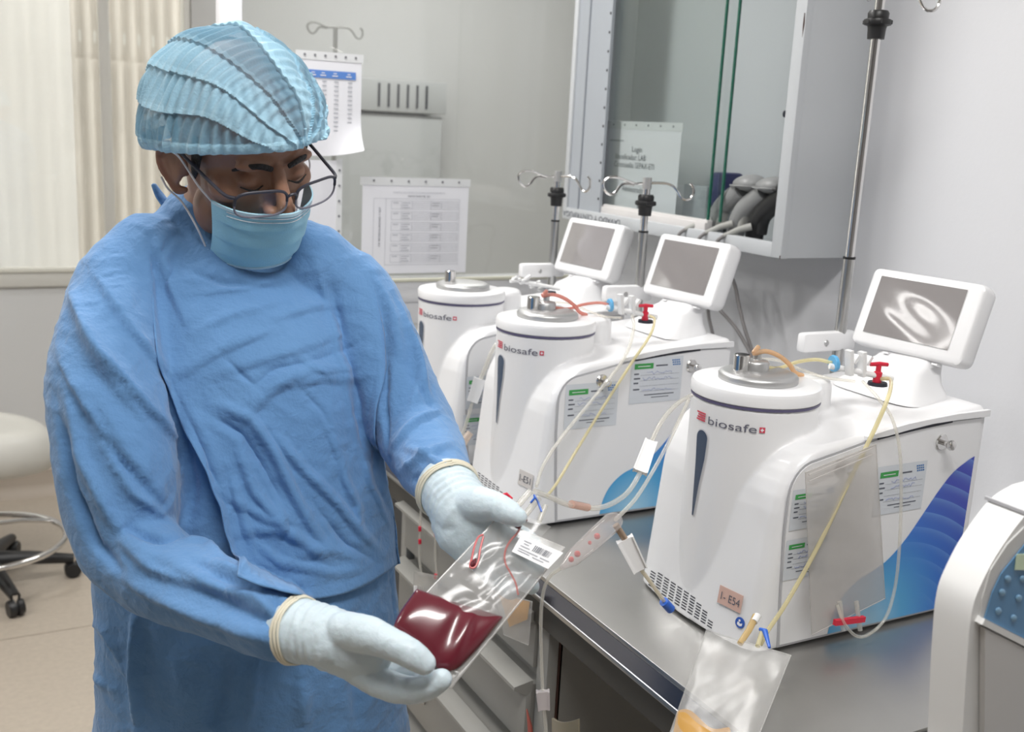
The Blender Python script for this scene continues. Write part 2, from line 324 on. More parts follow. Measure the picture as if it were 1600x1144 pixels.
# notices -------------------------------------------------
def holes(parent, o, ux, uy, n, W, z, k=6):
    for i in range(k):
        c = Vector(o)+Vector(ux)*(W*(.1+.8*i/(k-1)))+Vector(uy)*z+Vector(n)*.0006
        obj('punch_hole', MB().lathe([(0, .0004), (.003, .0004), (.0032, 0)], c, n, 10), mat('hole_shadow', (.2, .2, .22), .7), parent)
SLEEVE = clear('plastic_sleeve', (.98, .98, .99), .22, (.9, .9, .92), .12)
def sheet_thing(name, label, cat, o, ux, uy, W, H, curl=0, strip=.02, top=True):
    """paper in a punched plastic sleeve; o = lower left corner"""
    n = Vector(ux).cross(Vector(uy)).normalized(); o = Vector(o); ux = Vector(ux); uy = Vector(uy)
    t = thing(name, label, cat, tuple(o+ux*W/2))
    def fn(u, v):
        c = curl*max(0, (u-.35)/.65)**2*max(0, 1-v*2.2)**2
        return o+ux*W*(u-.02*c/.02*0)+uy*(H*v+c*.6)+n*(c+.0008)
    mb = MB().grid(fn, 16, 16); me = mb.mesh(); me = modified(me, [('SOLIDIFY', dict(thickness=.0006, offset=0))]); obj('paper', me, PAPER, t)
    plate_mb = MB()
    if top: plate(plate_mb, o, ux, uy, -.006, H, W+.004, H+strip, n, .0015)
    else: plate(plate_mb, o, ux, uy, W, -.004, W+strip, H+.004, n, .0015)
    obj('punched_strip', plate_mb, mat('sleeve_strip', (.72, .73, .74), .3), t, smooth=False)
    if top: holes(t, o+n*.0018, ux, uy, n, W, H+strip*.55)
    else: holes(t, o+ux*(W+strip*.5)+n*.0018, uy, -ux, n, H, 0)
    return t, n
X_, Z_ = Vector((1, 0, 0)), Vector((0, 0, 1)); yq = YP-.032
# large form
o = Vector((.933, yq, 1.222)); W, H = .296, .226
t, n = sheet_thing('notice_sheet', 'white landscape form with six boxed rows taped to the glass above the rearmost machine', 'notice', o, X_, Z_, W, H)
ln = MB(); L_ = .0022
def hl(x0, x1, z): plate(ln, o, X_, Z_, x0, z, x1, z+.0008, n, 0, L_)
def vl(x, z0, z1): plate(ln, o, X_, Z_, x, z0, x+.0008, z1, n, 0, L_)
hl(.03, .27, .192); vl(.03, .02, .192); vl(.063, .02, .192); hl(.063, .27, .022); vl(.27, .02, .192)
tx = MB()
for i in range(6):
    z1 = .186-i*.0275; z0 = z1-.020
    for z in (z0, z1): hl(.078, .266, z)
    for x in (.078, .105, .135, .188, .218, .266): vl(x, z0, z1)
    for j in range(1, 4): hl(.135, .266, z0+j*.005)
    for (a, b, zz) in ((.083, .098, .75), (.108, .131, .75), (.108, .125, .45), (.108, .13, .15), (.192, .214, .75), (.192, .21, .45)): plate(tx, o, X_, Z_, a, z0+zz*.02, b, z0+zz*.02+.002, n, 0, L_)
obj('printed_lines', ln, INKG, t, smooth=False); obj('printed_text', tx, INKG, t, smooth=False)
text_on('heading', 'CONTROL DE LIMPIEZA DE EQUIPOS DE PROCESAMIENTO', t, INKG, o+X_*.155+Z_*.208+n*.002, X_, Z_, .006, width=.145)
text_on('heading', 'PRIMER SEMESTRE 2021', t, INK, o+X_*.155+Z_*.199+n*.002, X_, Z_, .006, width=.062)
text_on('side_heading', 'DE BIOSEGURIDAD 1-E07', t, INK, o+X_*.047+Z_*.12+n*.002, Z_, -X_, .007, width=.10)
# upper sheet with blue table
o = Vector((.765, yq, 1.515)); W, H = .160, .226
t, n = sheet_thing('notice_sheet', 'white sheet with a blue-headed table and curled lower corner on the glass', 'notice', o, X_, Z_, W, H, curl=.03)
mb = MB(); plate(mb, o, X_, Z_, .02, .185, .145, .203, n, 0, .0022); obj('table_header', mb, mat('blue_header', (.10, .24, .62), .6), t, smooth=False)
tx = MB()
for i in range(12):
    z = .176-i*.0105
    for x in (.03, .06, .09, .125): plate(tx, o, X_, Z_, x, z, x+.011, z+.003, n, 0, .0022)
    if i % 2: plate(ln, o, X_, Z_, .02, z-.002, .145, z-.0015, n, 0, .0022)
obj('printed_text', tx, INKG, t, smooth=False)
tx = MB()
for x in (.03, .055, .085, .12): plate(tx, o, X_, Z_, x, .190, x+.014, .1925, n, 0, .0028); plate(tx, o, X_, Z_, x+.003, .196, x+.011, .198, n, 0, .0028)
obj('header_text', tx, PAPER, t, smooth=False)
o = Vector((.74, yq+.002, 1.27)); t, n = sheet_thing('notice_sheet', 'plain white sheet with punched side strip on the glass, half hidden by the spectacles', 'notice', o, X_, Z_, .125, .235, strip=.015, top=False)
# login notice inside cabinet
o = Vector((cx0+.055, 2.40, cz0+.028)); W, H = .325, .216; ux = Vector((0, -1, 0))
t, n = sheet_thing('login_notice', 'white login notice in a punched sleeve standing behind the cabinet glass', 'notice', o, ux, Z_, W, H)
for s_, x, z, h, wd in (('Login', .147, .168, .020, .044), ('Identificador: LAB', .119, .148, .020, .135), ('Contrase\u00f1a: SEPAX-ETI', .137, .128, .020, .178), ('Administrador', .142, .068, .020, .10)):
    text_on('printed_text', s_, t, INK, o+ux*x+Z_*z+n*.002, ux, Z_, h, width=wd)
tx = MB(); plate(tx, o, ux, Z_, .11, .006, .122, .03, n, 0, .0022); plate(tx, o, ux, Z_, .14, .0, .158, .036, n, 0, .0022); plate(tx, o, ux, Z_, .02, .185, .085, .189, n, 0, .0022); obj('printed_block', tx, INKG, t, smooth=False)
t = thing('paper_card', 'small white card in front of the login notice', 'card', (cx0+.05, 2.27, cz0+.03)); mb = MB(); plate(mb, Vector((cx0+.05, 2.36, cz0+.028)), ux, Z_, 0, 0, .13, .045, n, .001, 0); obj('card', mb, PAPER, t, smooth=False)
# dark blue box on the cabinet's back
t = thing('storage_box', 'grey and navy storage box partly behind the green glass edge', 'box', (1.62, 2.0, cz0+.03))
obj('box_body', MB().box((1.60, 2.02, cz0+.018), (1.68, 2.11, cz0+.12), .003), mat('box_grey', (.28, .31, .33), .5), t)
obj('box_lid', MB().box((1.605, 1.985, cz0+.075), (1.68, 2.019, cz0+.155), .008), mat('navy_plastic', (.02, .025, .10), .4), t, label='navy blue end')
# hand-held scanners lying in the cabinet
SG = mat('scanner_grey', (.26, .265, .265), .42); SG2 = mat('scanner_pale_grey', (.36, .36, .34), .45); SC_ = mat('cable_grey', (.20, .19, .19), .55)
def scanner(dy, label, dark=False):
    B = Vector((1.56, 1.93+dy, cz0+.02)); t = thing('barcode_scanner', label, 'scanner', tuple(B), 'barcode scanners in the wall cabinet')
    g1 = BLACK if dark else SG
    f = lambda a, b, c=0: B+Vector((c, -a, b))
    ax = spline([f(0, -.003), f(.004, .03), f(.022, .06), f(.055, .085), f(.088, .105)], 6)
    def body(pts, wd, hs):
        mb = MB(); V = []; n = 14
        for i, p in enumerate(pts):
            tt = (pts[min(i+1, len(pts)-1)]-pts[max(i-1, 0)]).normalized(); s_ = Vector((1, 0, 0)); u = s_.cross(tt)
            hh = hs(i/(len(pts)-1)); V += [p+s_*wd(i/(len(pts)-1))*math.cos(6.2832*j/n)+u*hh*math.sin(6.2832*j/n) for j in range(n)]
        return mb.add(V, [(i*n+j, i*n+(j+1) % n, (i+1)*n+(j+1) % n, (i+1)*n+j) for i in range(len(pts)-1) for j in range(n)]+[tuple(range(n-1, -1, -1)), tuple((len(pts)-1)*n+j for j in range(n))])
    obj('grip', body(ax, lambda u: .020+.004*u, lambda u: .019+.004*math.sin(u*2)), g1, t)
    b1 = f(.104, .118); dr = Vector((0, -.96, -.10)).normalized(); mb = MB(); ME = []
    for i_ in range(13):
        a_ = math.pi*i_/12
        for j_ in range(24):
            b_ = 2*math.pi*j_/24; q_ = math.cos(a_); sq = math.sin(a_)*(1+.25*q_); ME.append(b1+dr*.044*q_+Vector((1, 0, 0))*.034*sq*math.cos(b_)+Vector((0, 0, 1))*.021*sq*math.sin(b_)*(1 if math.sin(b_) > 0 else .75)+Vector((0, 0, .006*q_)))
    mb.add(ME, [(i_*24+j_, i_*24+(j_+1) % 24, (i_+1)*24+(j_+1) % 24, (i_+1)*24+j_) for i_ in range(12) for j_ in range(24)])
    obj('scan_head', mb, g1, t); obj('head_rim', MB().tube([b1+dr*(.0455*math.cos(k_*.2618))+Vector((.0352*math.sin(k_*.2618), 0, -.004+.006*math.cos(k_*.2618))) for k_ in range(25)], .0022, 8), g1, t)
    obj('pale_insert', body(spline([f(.022, .015), f(.028, .045), f(.05, .07), f(.09, .092)], 6), lambda u: .014, lambda u: .010), SG2 if not dark else BLACK, t, label='paler inner grip')
    obj('strain_relief', MB().tube([f(.012, .03, -.02), f(-.004, .022, -.04), f(-.022, .006, -.066)], [.0085, .007, .005], 12), SG2, t, label='pale ribbed cable end')
    return B
for i, (dy, lb) in enumerate(((0, 'grey hand-held barcode scanner nearest the green glass edge'), (-.075, 'grey hand-held barcode scanner in the middle of the three'), (-.138, 'dark scanner at the right end, mostly behind the cabinet frame'))):
    B = scanner(dy, lb, i == 2)
    c = [(B.x-.064, B.y+.02, cz0+.028), (B.x-.078, B.y+.028, cz0+.012), (1.487, B.y+.032, cz0-.02), (1.49, B.y+.03, cz0-.12)]
    end = [[at(x, y, x=1.56) for x, y in ((1095, 440), (1118, 476), (1146, 508), (1164, 536), (1176, 560), (1190, 600))], [at(x, y, x=1.58) for x, y in ((1128, 420), (1146, 440), (1154, 475), (1163, 512), (1174, 545), (1188, 590))], [at(x, y, x=1.62) for x, y in ((1118, 430), (1108, 470), (1107, 492), (1113, 520), (1122, 560))]][i]
    tag(obj('scanner_cable', MB().tube(spline(c+list(end), 8), .0042, 8), SC_), 'grey scanner cable hanging from the '+('leftmost', 'middle', 'rightmost')[i]+' scanner over the cabinet rail', 'cable', 'scanner cables')
# ================================================================ BENCH
BX0, BX1, BY0, BY1 = .82, XW-.002, .79, YP-.032
ST = mat('bench_steel', (.46, .455, .44), .34, .92, bump=.015, bscale=30, var=.12, vscale=7)
LIP = mat('shaded_lip_steel', (.16, .18, .24), .22, .9); ENAM = mat('drawer_enamel', (.29, .285, .265), .42, var=.05, vscale=5); DKM = mat('underbench_grey', (.075, .072, .064), .6, var=.25, vscale=6)  # LIP: bench steel coloured dark for its shade and the dark floor's reflection
bn = thing('lab_bench', 'long stainless steel bench carrying the three white machines', 'bench', ((BX0+BX1)/2, (BY0+BY1)/2, 0))
obj('worktop', MB().box((BX0, BY0, .892), (BX1, BY1, .9), .0015), ST, bn)
obj('front_lip', MB().box((BX0, BY0, .862), (BX0+.006, BY1, .892)), LIP, bn, smooth=False)
obj('lip_hem', MB().box((BX0-.002, BY0, .853), (BX0+.012, BY1, .862), .002), ST, bn)
obj('near_lip', MB().box((BX0, BY0-.001, .855), (BX1, BY0+.003, .892)), LIP, bn, smooth=False)
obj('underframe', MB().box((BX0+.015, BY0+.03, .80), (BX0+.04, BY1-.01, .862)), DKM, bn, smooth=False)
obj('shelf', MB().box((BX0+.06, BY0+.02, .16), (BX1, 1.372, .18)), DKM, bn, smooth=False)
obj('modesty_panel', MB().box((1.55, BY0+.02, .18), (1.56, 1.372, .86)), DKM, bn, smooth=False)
for (x, y) in ((BX0+.03, BY0+.03), (BX1-.06, BY0+.03), (BX1-.06, BY1-.07), (BX0+.03, BY1-.07)): obj('leg', MB().box((x, y, 0), (x+.04, y+.04, .862)), ST, bn, smooth=False)
# drawer unit
ux0, uy0, uy1 = .845, 1.375, 2.02
du = thing('drawer_unit', 'grey enamelled drawer unit with worn edges under the bench', 'drawer unit', (1.1, 1.7, 0))
obj('carcass', MB().box((ux0+.02, uy0, .05), (1.5, uy1, .858)), ENAM, du, smooth=False)
obj('post', MB().box((ux0, uy0, 0), (ux0+.03, uy0+.035, .852), .002), ENAM, du, label='worn front post'); obj('post', MB().box((ux0, uy1-.03, 0), (ux0+.03, uy1, .852), .002), ENAM, du)
obj('chipped_paint', MB().box((ux0+.02, uy0-.001, .45), (ux0+.0245, uy0+.001, .80)), RUST, du, smooth=False)
for i, (z0, z1, out) in enumerate(((.71, .825, .0), (.565, .695, .01), (.40, .548, .035), (.23, .382, .02), (.06, .215, .0))):
    x = ux0-out; d = obj('drawer', MB().box((x+.004, uy0+.04, z0), (ux0+.3, uy1-.035, z1-.018)), ENAM, du)
    obj('drawer_front', MB().box((x-.006, uy0+.037, z0), (x+.006, uy1-.032, z1-.03), .002), ENAM, d)
    obj('pull_lip', MB().prism([Vector(p) for p in ((x-.006, uy0+.037, z1-.034), (x-.030, uy0+.037, z1-.020), (x-.030, uy0+.037, z1-.014), (x+.006, uy0+.037, z1-.008), (x+.006, uy0+.037, z1-.03))], (0, uy1-uy0-.069, 0)), ENAM, d, smooth=False)
    if i > 1:
        c = (x-.007, (uy0+uy1)/2+.1, (z0+z1)/2); mb = MB(); mb.box((c[0]-.003, c[1]-.03, c[2]-.018), (c[0], c[1]+.03, c[2]+.018), .001); obj('label_holder', mb, SATIN, d)
# ================================================================ CELL PROCESSING MACHINES
MX, MY, MZ = 1.038, 1.155, .9          # axis of the round head of the nearest machine
def ztop(x): return float(np.interp(x, [.94, 1.0, 1.05, 1.10, 1.14, 1.20, 1.29, 1.42], [.280, .288, .298, .308, .316, .324, .330, .331]))
def machine_shell():
    mb = MB(); ya, yb = 1.0165, 1.2935; yc = (ya+yb)/2; hw = (yb-ya)/2
    T = [0, .1, .2, .35, .5, .62, .72, .80, .86, .91, .95, .98, 1.0]
    S = [-1, -.985, -.95, -.88, -.75, -.6, -.4, -.2, 0, .2, .4, .6, .75, .88, .95, .985, 1]
    rings = []
    for t in T:
        rec = 0 if t < .72 else .055*(1-math.sqrt(max(0, 1-((t-.72)/.28)**2)))
        iny = 0 if t < .93 else .010*(1-math.sqrt(max(0, 1-((t-.93)/.07)**2)))
        xs = .958+.026*min(1, t/.9)
        ring = []
        for s_ in S:
            c_ = .020*(1-math.sqrt(max(0, 1-max(0, (abs(s_)-.86)/.14)**2)))
            bulge = .019*(1-s_*s_)*(1-.5*t)
            ring.append((xs-bulge+rec+c_, yc+(hw-iny)*s_))
        ring += [(1.372, yc+(hw-iny)), (1.372, yc-(hw-iny))]
        rings.append([Vector((x, y, MZ+.006+t*(ztop(x)-.006))) for x, y in ring])
    n = len(rings[0]); mb.add([p for r_ in rings for p in r_], [(i*n+j, i*n+(j+1) % n, (i+1)*n+(j+1) % n, (i+1)*n+j) for i in range(len(T)-1) for j in range(n)]+[tuple(range(n-1, -1, -1)), tuple((len(T)-1)*n+j for j in range(n))])
    mb.lathe([(0, .006), (.094, .006), (.0925, .15), (.0925, .337), (0, .337)], (MX, MY, MZ), n=64)
    # boss behind the head and swell that carries the display
    mb.lathe([(0, .25), (.036, .25), (.034, .345), (.031, .353), (.024, .357), (0, .358)], (1.152, 1.165, MZ), n=40)
    me = mb.mesh()
    return modified(me, [('REMESH', dict(mode='VOXEL', voxel_size=.0027)), ('SMOOTH', dict(factor=.5, iterations=4))])
shell = machine_shell()
_v = np.array([v.co for v in shell.vertices]); BV = BVHTree.FromPolygons([v.co for v in shell.vertices], [p.vertices for p in shell.polygons])
OFFS = [Vector((0, 0, 0)), Vector((-.050, .535, 0)), Vector((-.058, .89, 0))]
def hit(px, py, off=Vector((0, 0, 0)), lift=.0006):
    d = Vector(ray(px, py)); d.normalize(); p, n, i, t = BV.ray_cast(Vector(C0)-off, d)
    return (p+off+n*lift, n) if p is not None else (None, None)
def headpt(th, z, r=.0932):    # point on the round head, th measured towards the camera from -X
    return Vector((MX-r*math.cos(th), MY-r*math.sin(th), MZ+z))
def th_of(px, py):
    p, n = hit(px, py); return math.atan2(MY-p.y, MX-p.x), p.z-MZ
SIDE_Y = 1.0163
SCREEN = mat('display_glass', (.25, .235, .235), .06, coat=1.0)
SEAM = mat('seam_grey', (.45, .45, .47), .5)
def side_panel(t, off):
    y = SIDE_Y
    def P(x, z): return Vector((x, y, MZ+z))
    def outline(g=0):
        o_ = [(1.004-g, .012-g), (.9965-g, .10), (.992-g, .18), (.992-g, .225)]
        for a in range(0, 7): aa = math.pi-a*math.pi/2/6*.86; o_.append((1.034+(.042+g)*math.cos(aa), .232+(.046+g)*math.sin(aa)))
        for x in (1.08, 1.12, 1.16, 1.20, 1.25, 1.30, 1.36): o_.append((x, ztop(x)-.017+g))
        o_.append((1.366, .012-g)); return [P(*q) for q in o_]
    obj('panel_seam', MB().prism(outline(.004), (0, -.0010, 0)), SEAM, t, smooth=False)
    obj('side_panel', MB().prism(outline(0), (0, -.0022, 0)), WHITE, t, smooth=False)
    obj('air_gap', MB().prism([P(1.145, .3035)+Vector((0, -.002, 0)), P(1.22, .3115)+Vector((0, -.002, 0)), P(1.295, .3165)+Vector((0, -.002, 0)), P(1.295, .3125)+Vector((0, -.002, 0)), P(1.22, .3075)+Vector((0, -.002, 0)), P(1.145, .300)+Vector((0, -.002, 0))], (0, -.0015, 0)), DARK, t, smooth=False)
    obj('top_lip', MB().prism([P(x, ztop(x)-.0045) for x in (1.12, 1.16, 1.20, 1.25, 1.30, 1.373)]+[P(1.373, .316), P(1.30, .3165), P(1.25, .315), P(1.2, .310), P(1.16, .305), P(1.12, .303)], (0, -.006, 0)), WHITE, t)
    # blue wave print
    W = [(1.094, .012), (1.100, .040), (1.115, .066), (1.140, .086), (1.170, .097), (1.200, .112), (1.232, .140), (1.262, .176), (1.290, .210), (1.315, .234), (1.345, .250), (1.350, .252), (1.356, .012)]
    wp = spline([P(*q)+Vector((0, -.0026, 0)) for q in W[:-2]], 4)+[P(1.356, .254)+Vector((0, -.0026, 0)), P(1.356, .012)+Vector((0, -.0026, 0))]
    if 'wave' not in MATS:
        m_ = mat('wave', (.1, .3, .7), .35, coat=.2); nt = m_.node_tree; N = nt.nodes; L = nt.links.new; ge = N.new('ShaderNodeNewGeometry' if False else 'ShaderNodeTexCoord')
        # position in the print's own plane: attribute uv
        at_ = N.new('ShaderNodeUVMap'); sp = N.new('ShaderNodeSeparateXYZ'); L(at_.outputs[0], sp.inputs[0])
        r1 = N.new('ShaderNodeValToRGB'); cr = r1.color_ramp; cr.elements[0].position = 0; cr.elements[0].color = (.38, .62, .78, 1); cr.elements[1].position = 1; cr.elements[1].color = (.028, .05, .42, 1)
        e = cr.elements.new(.30); e.color = (.08, .36, .66, 1); e = cr.elements.new(.62); e.color = (.03, .16, .58, 1)
        dd = N.new('ShaderNodeVectorMath'); dd.operation = 'DISTANCE'; dd.inputs[1].default_value = (.28, 0, 0); L(at_.outputs[0], dd.inputs[0])
        m1 = N.new('ShaderNodeMath'); m1.operation = 'MULTIPLY'; m1.inputs[1].default_value = 1.05; L(dd.outputs['Value'], m1.inputs[0]); L(m1.outputs[0], r1.inputs[0])
        # arcs: saw-tooth of distance to a point sliding up the right side
        pw = N.new('ShaderNodeMath'); pw.operation = 'MULTIPLY'; pw.inputs[1].default_value = 11.; d2 = N.new('ShaderNodeVectorMath'); d2.operation = 'DISTANCE'; d2.inputs[1].default_value = (.45, -.35, 0); L(at_.outputs[0], d2.inputs[0]); L(d2.outputs['Value'], pw.inputs[0])
        frc = N.new('ShaderNodeMath'); frc.operation = 'FRACT'; L(pw.outputs[0], frc.inputs[0])
        ma = N.new('ShaderNodeMath'); ma.operation = 'SMOOTHSTEP' if False else 'POWER'; ma.inputs[1].default_value = 3; L(frc.outputs[0], ma.inputs[0])
        msk = N.new('ShaderNodeMapRange'); msk.inputs[1].default_value = .42; msk.inputs[2].default_value = .75; msk.inputs[3].default_value = 0; msk.inputs[4].default_value = .30; L(dd.outputs['Value'], msk.inputs[0])
        mm = N.new('ShaderNodeMath'); mm.operation = 'MULTIPLY'; L(ma.outputs[0], mm.inputs[0]); L(msk.outputs[0], mm.inputs[1])
        mx = N.new('ShaderNodeMix'); mx.data_type = 'RGBA'; mx.inputs['B'].default_value = (.30, .60, .90, 1); L(mm.outputs[0], mx.inputs['Factor']); L(r1.outputs[0], mx.inputs['A']); L(mx.outputs['Result'], N['Principled BSDF'].inputs['Base Color'])
    me = MB().prism(wp, (0, -.0004, 0)).mesh(); uv = me.uv_layers.new(name='UVMap')
    for lp in me.loops:
        c_ = me.vertices[lp.vertex_index].co; uv.data[lp.index].uv = ((c_.x-1.094)/.262, (c_.z-MZ-.012)/.262)
    obj('wave_print', me, MATS['wave'], t, smooth=False)
def knob(t, x, z):
    c = Vector((x, SIDE_Y-.0022, MZ+z)); mb = MB(); mb.lathe([(0, .003), (.011, .003), (.0125, .0015), (.0125, 0)], c, (0, -1, 0), 28); mb.lathe([(.004, .002), (.004, .012), (.0065, .014), (.0078, .018), (.0065, .022), (.003, .0238), (0, .024)], c, (0, -1, 0), 24)
    obj('knob', mb, CHROME, t)
def make_machine():
    t = thing('cell_processor', 'x', 'machine', (1.17, MY, MZ), 'white cell processing machines on the bench')
    obj('shell', shell, WHITE, t)
    obj('foot', MB().box((.975, 1.03, MZ), (1.36, 1.28, MZ+.008)), DARK, t, smooth=False)
    lid = obj('lid', MB().lathe([(0, .3405), (.0925, .3405), (.0945, .3425), (.0948, .355), (.0925, .3600), (.088, .3615), (0, .3620)], (MX, MY, MZ), n=72), WHITE, t)
    obj('lid_seam', MB().lathe([(0, .337), (.0936, .337), (.0936, .3408), (0, .3408)], (MX, MY, MZ), n=64), mat('seam_indigo', (.10, .09, .17), .5), t)
    obj('lid_plate', MB().lathe([(0, .362), (.0575, .362), (.058, .369), (.056, .372), (.050, .3745), (.02, .376), (0, .376)], (MX+.002, MY, MZ), n=64), SATIN, t)
    obj('lid_knob', MB().lathe([(0, .370), (.0118, .370), (.0118, .3985), (.0108, .3995), (0, .3995)], (MX-.025, MY+.008, MZ), n=32), CHROME, t, label='polished chrome lid knob')
    obj('display_neck', None or neck_mesh(), WHITE, t)
    display(t)
    side_panel(t, None)
    knob(t, 1.079, .268) ; knob(t, 1.278, .284)
    # bracket and hook pole
    bk = MB(); bk.box((1.262, 1.2975, MZ+.358), (1.382, 1.318, MZ+.392), .006); obj('pole_bracket', bk, WHITE, t)
    obj('bracket_screw', MB().lathe([(0, .002), (.004, .002), (.0055, 0)], (1.312, 1.2975, MZ+.374), (0, -1, 0), 16), SATIN, t)
    # louvres on the foot of the front
    vm = MB(); c00 = [(1003, 899), (1030, 903), (1112, 972), (1096, 985)]
    for i in range(11):
        for j in range(7):
            u = (i+.5)/11; base = (1012+u*112, 914+u*78); up = -30*math.sin(math.pi*min(1, .18+u*.86))**.75
            if abs(up)*(j/7) > abs(up)-2 or j*4.2 > -up: continue
            q = (base[0]+.8*j, base[1]-4.2*j-2); w_, h_ = 7.5, 2.0
            cs_ = [hit(q[0]+dx, q[1]+dy+dx*.62, lift=.0004)[0] for dx, dy in ((-w_/2, h_/2), (w_/2, h_/2), (w_/2, -h_/2), (-w_/2, -h_/2))]
            if None in cs_: continue
            vm.add(cs_, [(0, 1, 2, 3)])
    obj('vent_slots', vm, DARK, t, smooth=False, kind='stuff')
    # window slot
    th0, z0 = th_of(1098, 660); th1, z1 = th_of(1088, 790)
    def drop(g, r_):
        o_ = []; zt, zb = .292, .163; thc = (th0+th1)/2
        for k in range(13): a = math.pi*k/12; o_.append((thc+.012+(.122+g/.093)*math.cos(a), zt-.010+(.0115+g)*math.sin(a)))
        o_ += [(thc-.080-g/.093, zt-.05), (thc-.062-g/.093, zb+.02), (thc-.055, zb-g), (thc-.02+g/.093, zb+.0), (thc+.045+g/.093, zb+.05), (thc+.115+g/.093, zt-.04)]
        return [headpt(a, z, r_) for a, z in o_]
    def conform(pts):   # triangulated fan kept on the cylinder
        c_ = sum(pts, Vector())/len(pts); mb = MB(); mb.add(pts+[c_], [(i, (i+1) % len(pts), len(pts)) for i in range(len(pts))]); me = mb.mesh(); bm = bmesh.new(); bm.from_mesh(me)
        bmesh.ops.subdivide_edges(bm, edges=bm.edges[:], cuts=3, use_grid_fill=True)
        r_ = math.hypot(pts[0].x-MX, pts[0].y-MY)
        for v in bm.verts:
            h_ = Vector((v.co.x-MX, v.co.y-MY, 0)); h_ = h_.normalized()*r_; v.co.x = MX+h_.x; v.co.y = MY+h_.y
        bm.to_mesh(me); bm.free(); return me
    obj('window_rim', conform(drop(.0018, .0936)), mat('pale_rim', (.62, .63, .66), .25), t); obj('window_slot', conform(drop(0, .0940)), mat('smoked_window', (.045, .075, .13), .12, coat=.5), t)
    # lettering
    tA, zA = th_of(1107, 650); tB, zB = th_of(1184, 658); zl = (zA+zB)/2
    me = text_mesh('biosafe', 1.0, 'LEFT'); bm = bmesh.new(); bm.from_mesh(me); bmesh.ops.triangulate(bm, faces=bm.faces[:]); bm.to_mesh(me); bm.free()
    xs = [v.co.x for v in me.vertices]; W_ = max(xs); 
    for v in me.vertices: v.co = headpt(tA+(tB-tA)*v.co.x/W_, .3105+(v.co.y-.3)*.0165, .0937)
    obj('lettering', me, mat('logo_grey', (.13, .13, .17), .5), t, smooth=False)
    LR = mat('logo_red', (.60, .06, .10), .5)
    def cyl_rect(a0, a1, za, zb, mt, nm, r_=.0937):
        mb = MB(); mb.grid(lambda u, v: headpt(a0+(a1-a0)*u, za+(zb-za)*v, r_), 4, 1); obj(nm, mb, mt, t, smooth=False)
    tC, _ = th_of(1091, 640); d_ = tA-tC
    for k in range(4): cyl_rect(tC+d_*(.0+.07*(k % 3)), tC+d_*.82, .3065+k*.0035, .3088+k*.0035, LR, 'logo_stripe')
    tD, _ = th_of(1188, 657); cyl_rect(tD, tD+.085, .3068, .3148, LR, 'logo_square'); cyl_rect(tD+.034, tD+.050, .3083, .3133, PAPER, 'logo_cross', .0939); cyl_rect(tD+.017, tD+.067, .3100, .3116, PAPER, 'logo_cross', .0939)
    return t
def neck_mesh():
    mb = MB(); R_ = []
    for (x0, x1, hy, z) in ((1.262, 1.371, .088, .322), (1.270, 1.371, .080, .334), (1.290, 1.371, .066, .346), (1.300, 1.371, .060, .362), (1.322, 1.378, .052, .372), (1.338, 1.384, .048, .384)):
        cx_, hx = (x0+x1)/2, (x1-x0)/2
        for k in range(28):
            a = 2*math.pi*k/28; c_, s_ = math.cos(a), math.sin(a); R_.append((cx_+hx*math.copysign(abs(c_)**.45, c_), MY+hy*math.copysign(abs(s_)**.45, s_), MZ+z))
    return mb.add(R_, [(i*28+j, i*28+(j+1) % 28, (i+1)*28+(j+1) % 28, (i+1)*28+j) for i in range(5) for j in range(28)]+[tuple(range(27, -1, -1)), tuple(5*28+j for j in range(28))]).mesh()
def display(t):
    yaw, tilt = math.radians(5.4), math.radians(18.5); n = Vector((-math.cos(yaw)*math.cos(tilt), -math.sin(yaw)*math.cos(tilt), math.sin(tilt)))
    r_ = Vector((0, 0, 1)).cross(n).normalized(); u = n.cross(r_); c = Vector((1.352, 1.155, 1.347)); W, H = .206, .130
    def rr(w_, h_, rad, dz):
        o_ = []
        for (sx, sy, a0) in ((1, 1, 0), (-1, 1, 90), (-1, -1, 180), (1, -1, 270)):
            for k in range(6): a = math.radians(a0+k*18); o_.append(c+r_*(sx*(w_/2-rad)+rad*math.cos(a))+u*(sy*(h_/2-rad)+rad*math.sin(a))+n*dz)
        return o_
    L_ = [rr(W-.010, H-.010, .007, .001), rr(W-.003, H-.003, .010, -.001), rr(W, H, .012, -.005), rr(W+.002, H+.002, .013, -.020), rr(W-.002, H-.002, .013, -.032), rr(W-.014, H-.014, .014, -.040), rr(W-.05, H-.04, .014, -.044)]
    m_ = 24; mb = MB(); mb.add([p for q in L_ for p in q], [(i*m_+j, i*m_+(j+1) % m_, (i+1)*m_+(j+1) % m_, (i+1)*m_+j) for i in range(len(L_)-1) for j in range(m_)]+[tuple(range(m_)), tuple(range((len(L_)-1)*m_+m_-1, (len(L_)-1)*m_-1, -1))])
    h_ = obj('display_housing', mb, WHITE, t)
    mb = MB(); q = rr(.158, .0965, .002, .0013); q = [p+r_*-.004+u*.004 for p in q]
    # slightly wavy protective film over the glass
    def fn(a, b): return c+r_*((a-.5)*.158-.004)+u*((b-.5)*.0965+.004)+n*(.0022+.0006*math.sin(a*5.2+b*2.5)*math.sin(b*4.1+1.2*a)*math.sin(math.pi*a)*math.sin(math.pi*b))
    mb.grid(fn, 24, 16); obj('screen', mb, SCREEN, h_)
    mb = MB(); plate(mb, c+r_*.0+u*-.068+n*-.012, r_, n, -.035, 0, -.025, .012, -u, .003); plate(mb, c+u*-.068+n*-.012, r_, n, .055, 0, .065, .012, -u, .003); obj('latch', mb, WHITE2, h_)
m3 = make_machine()
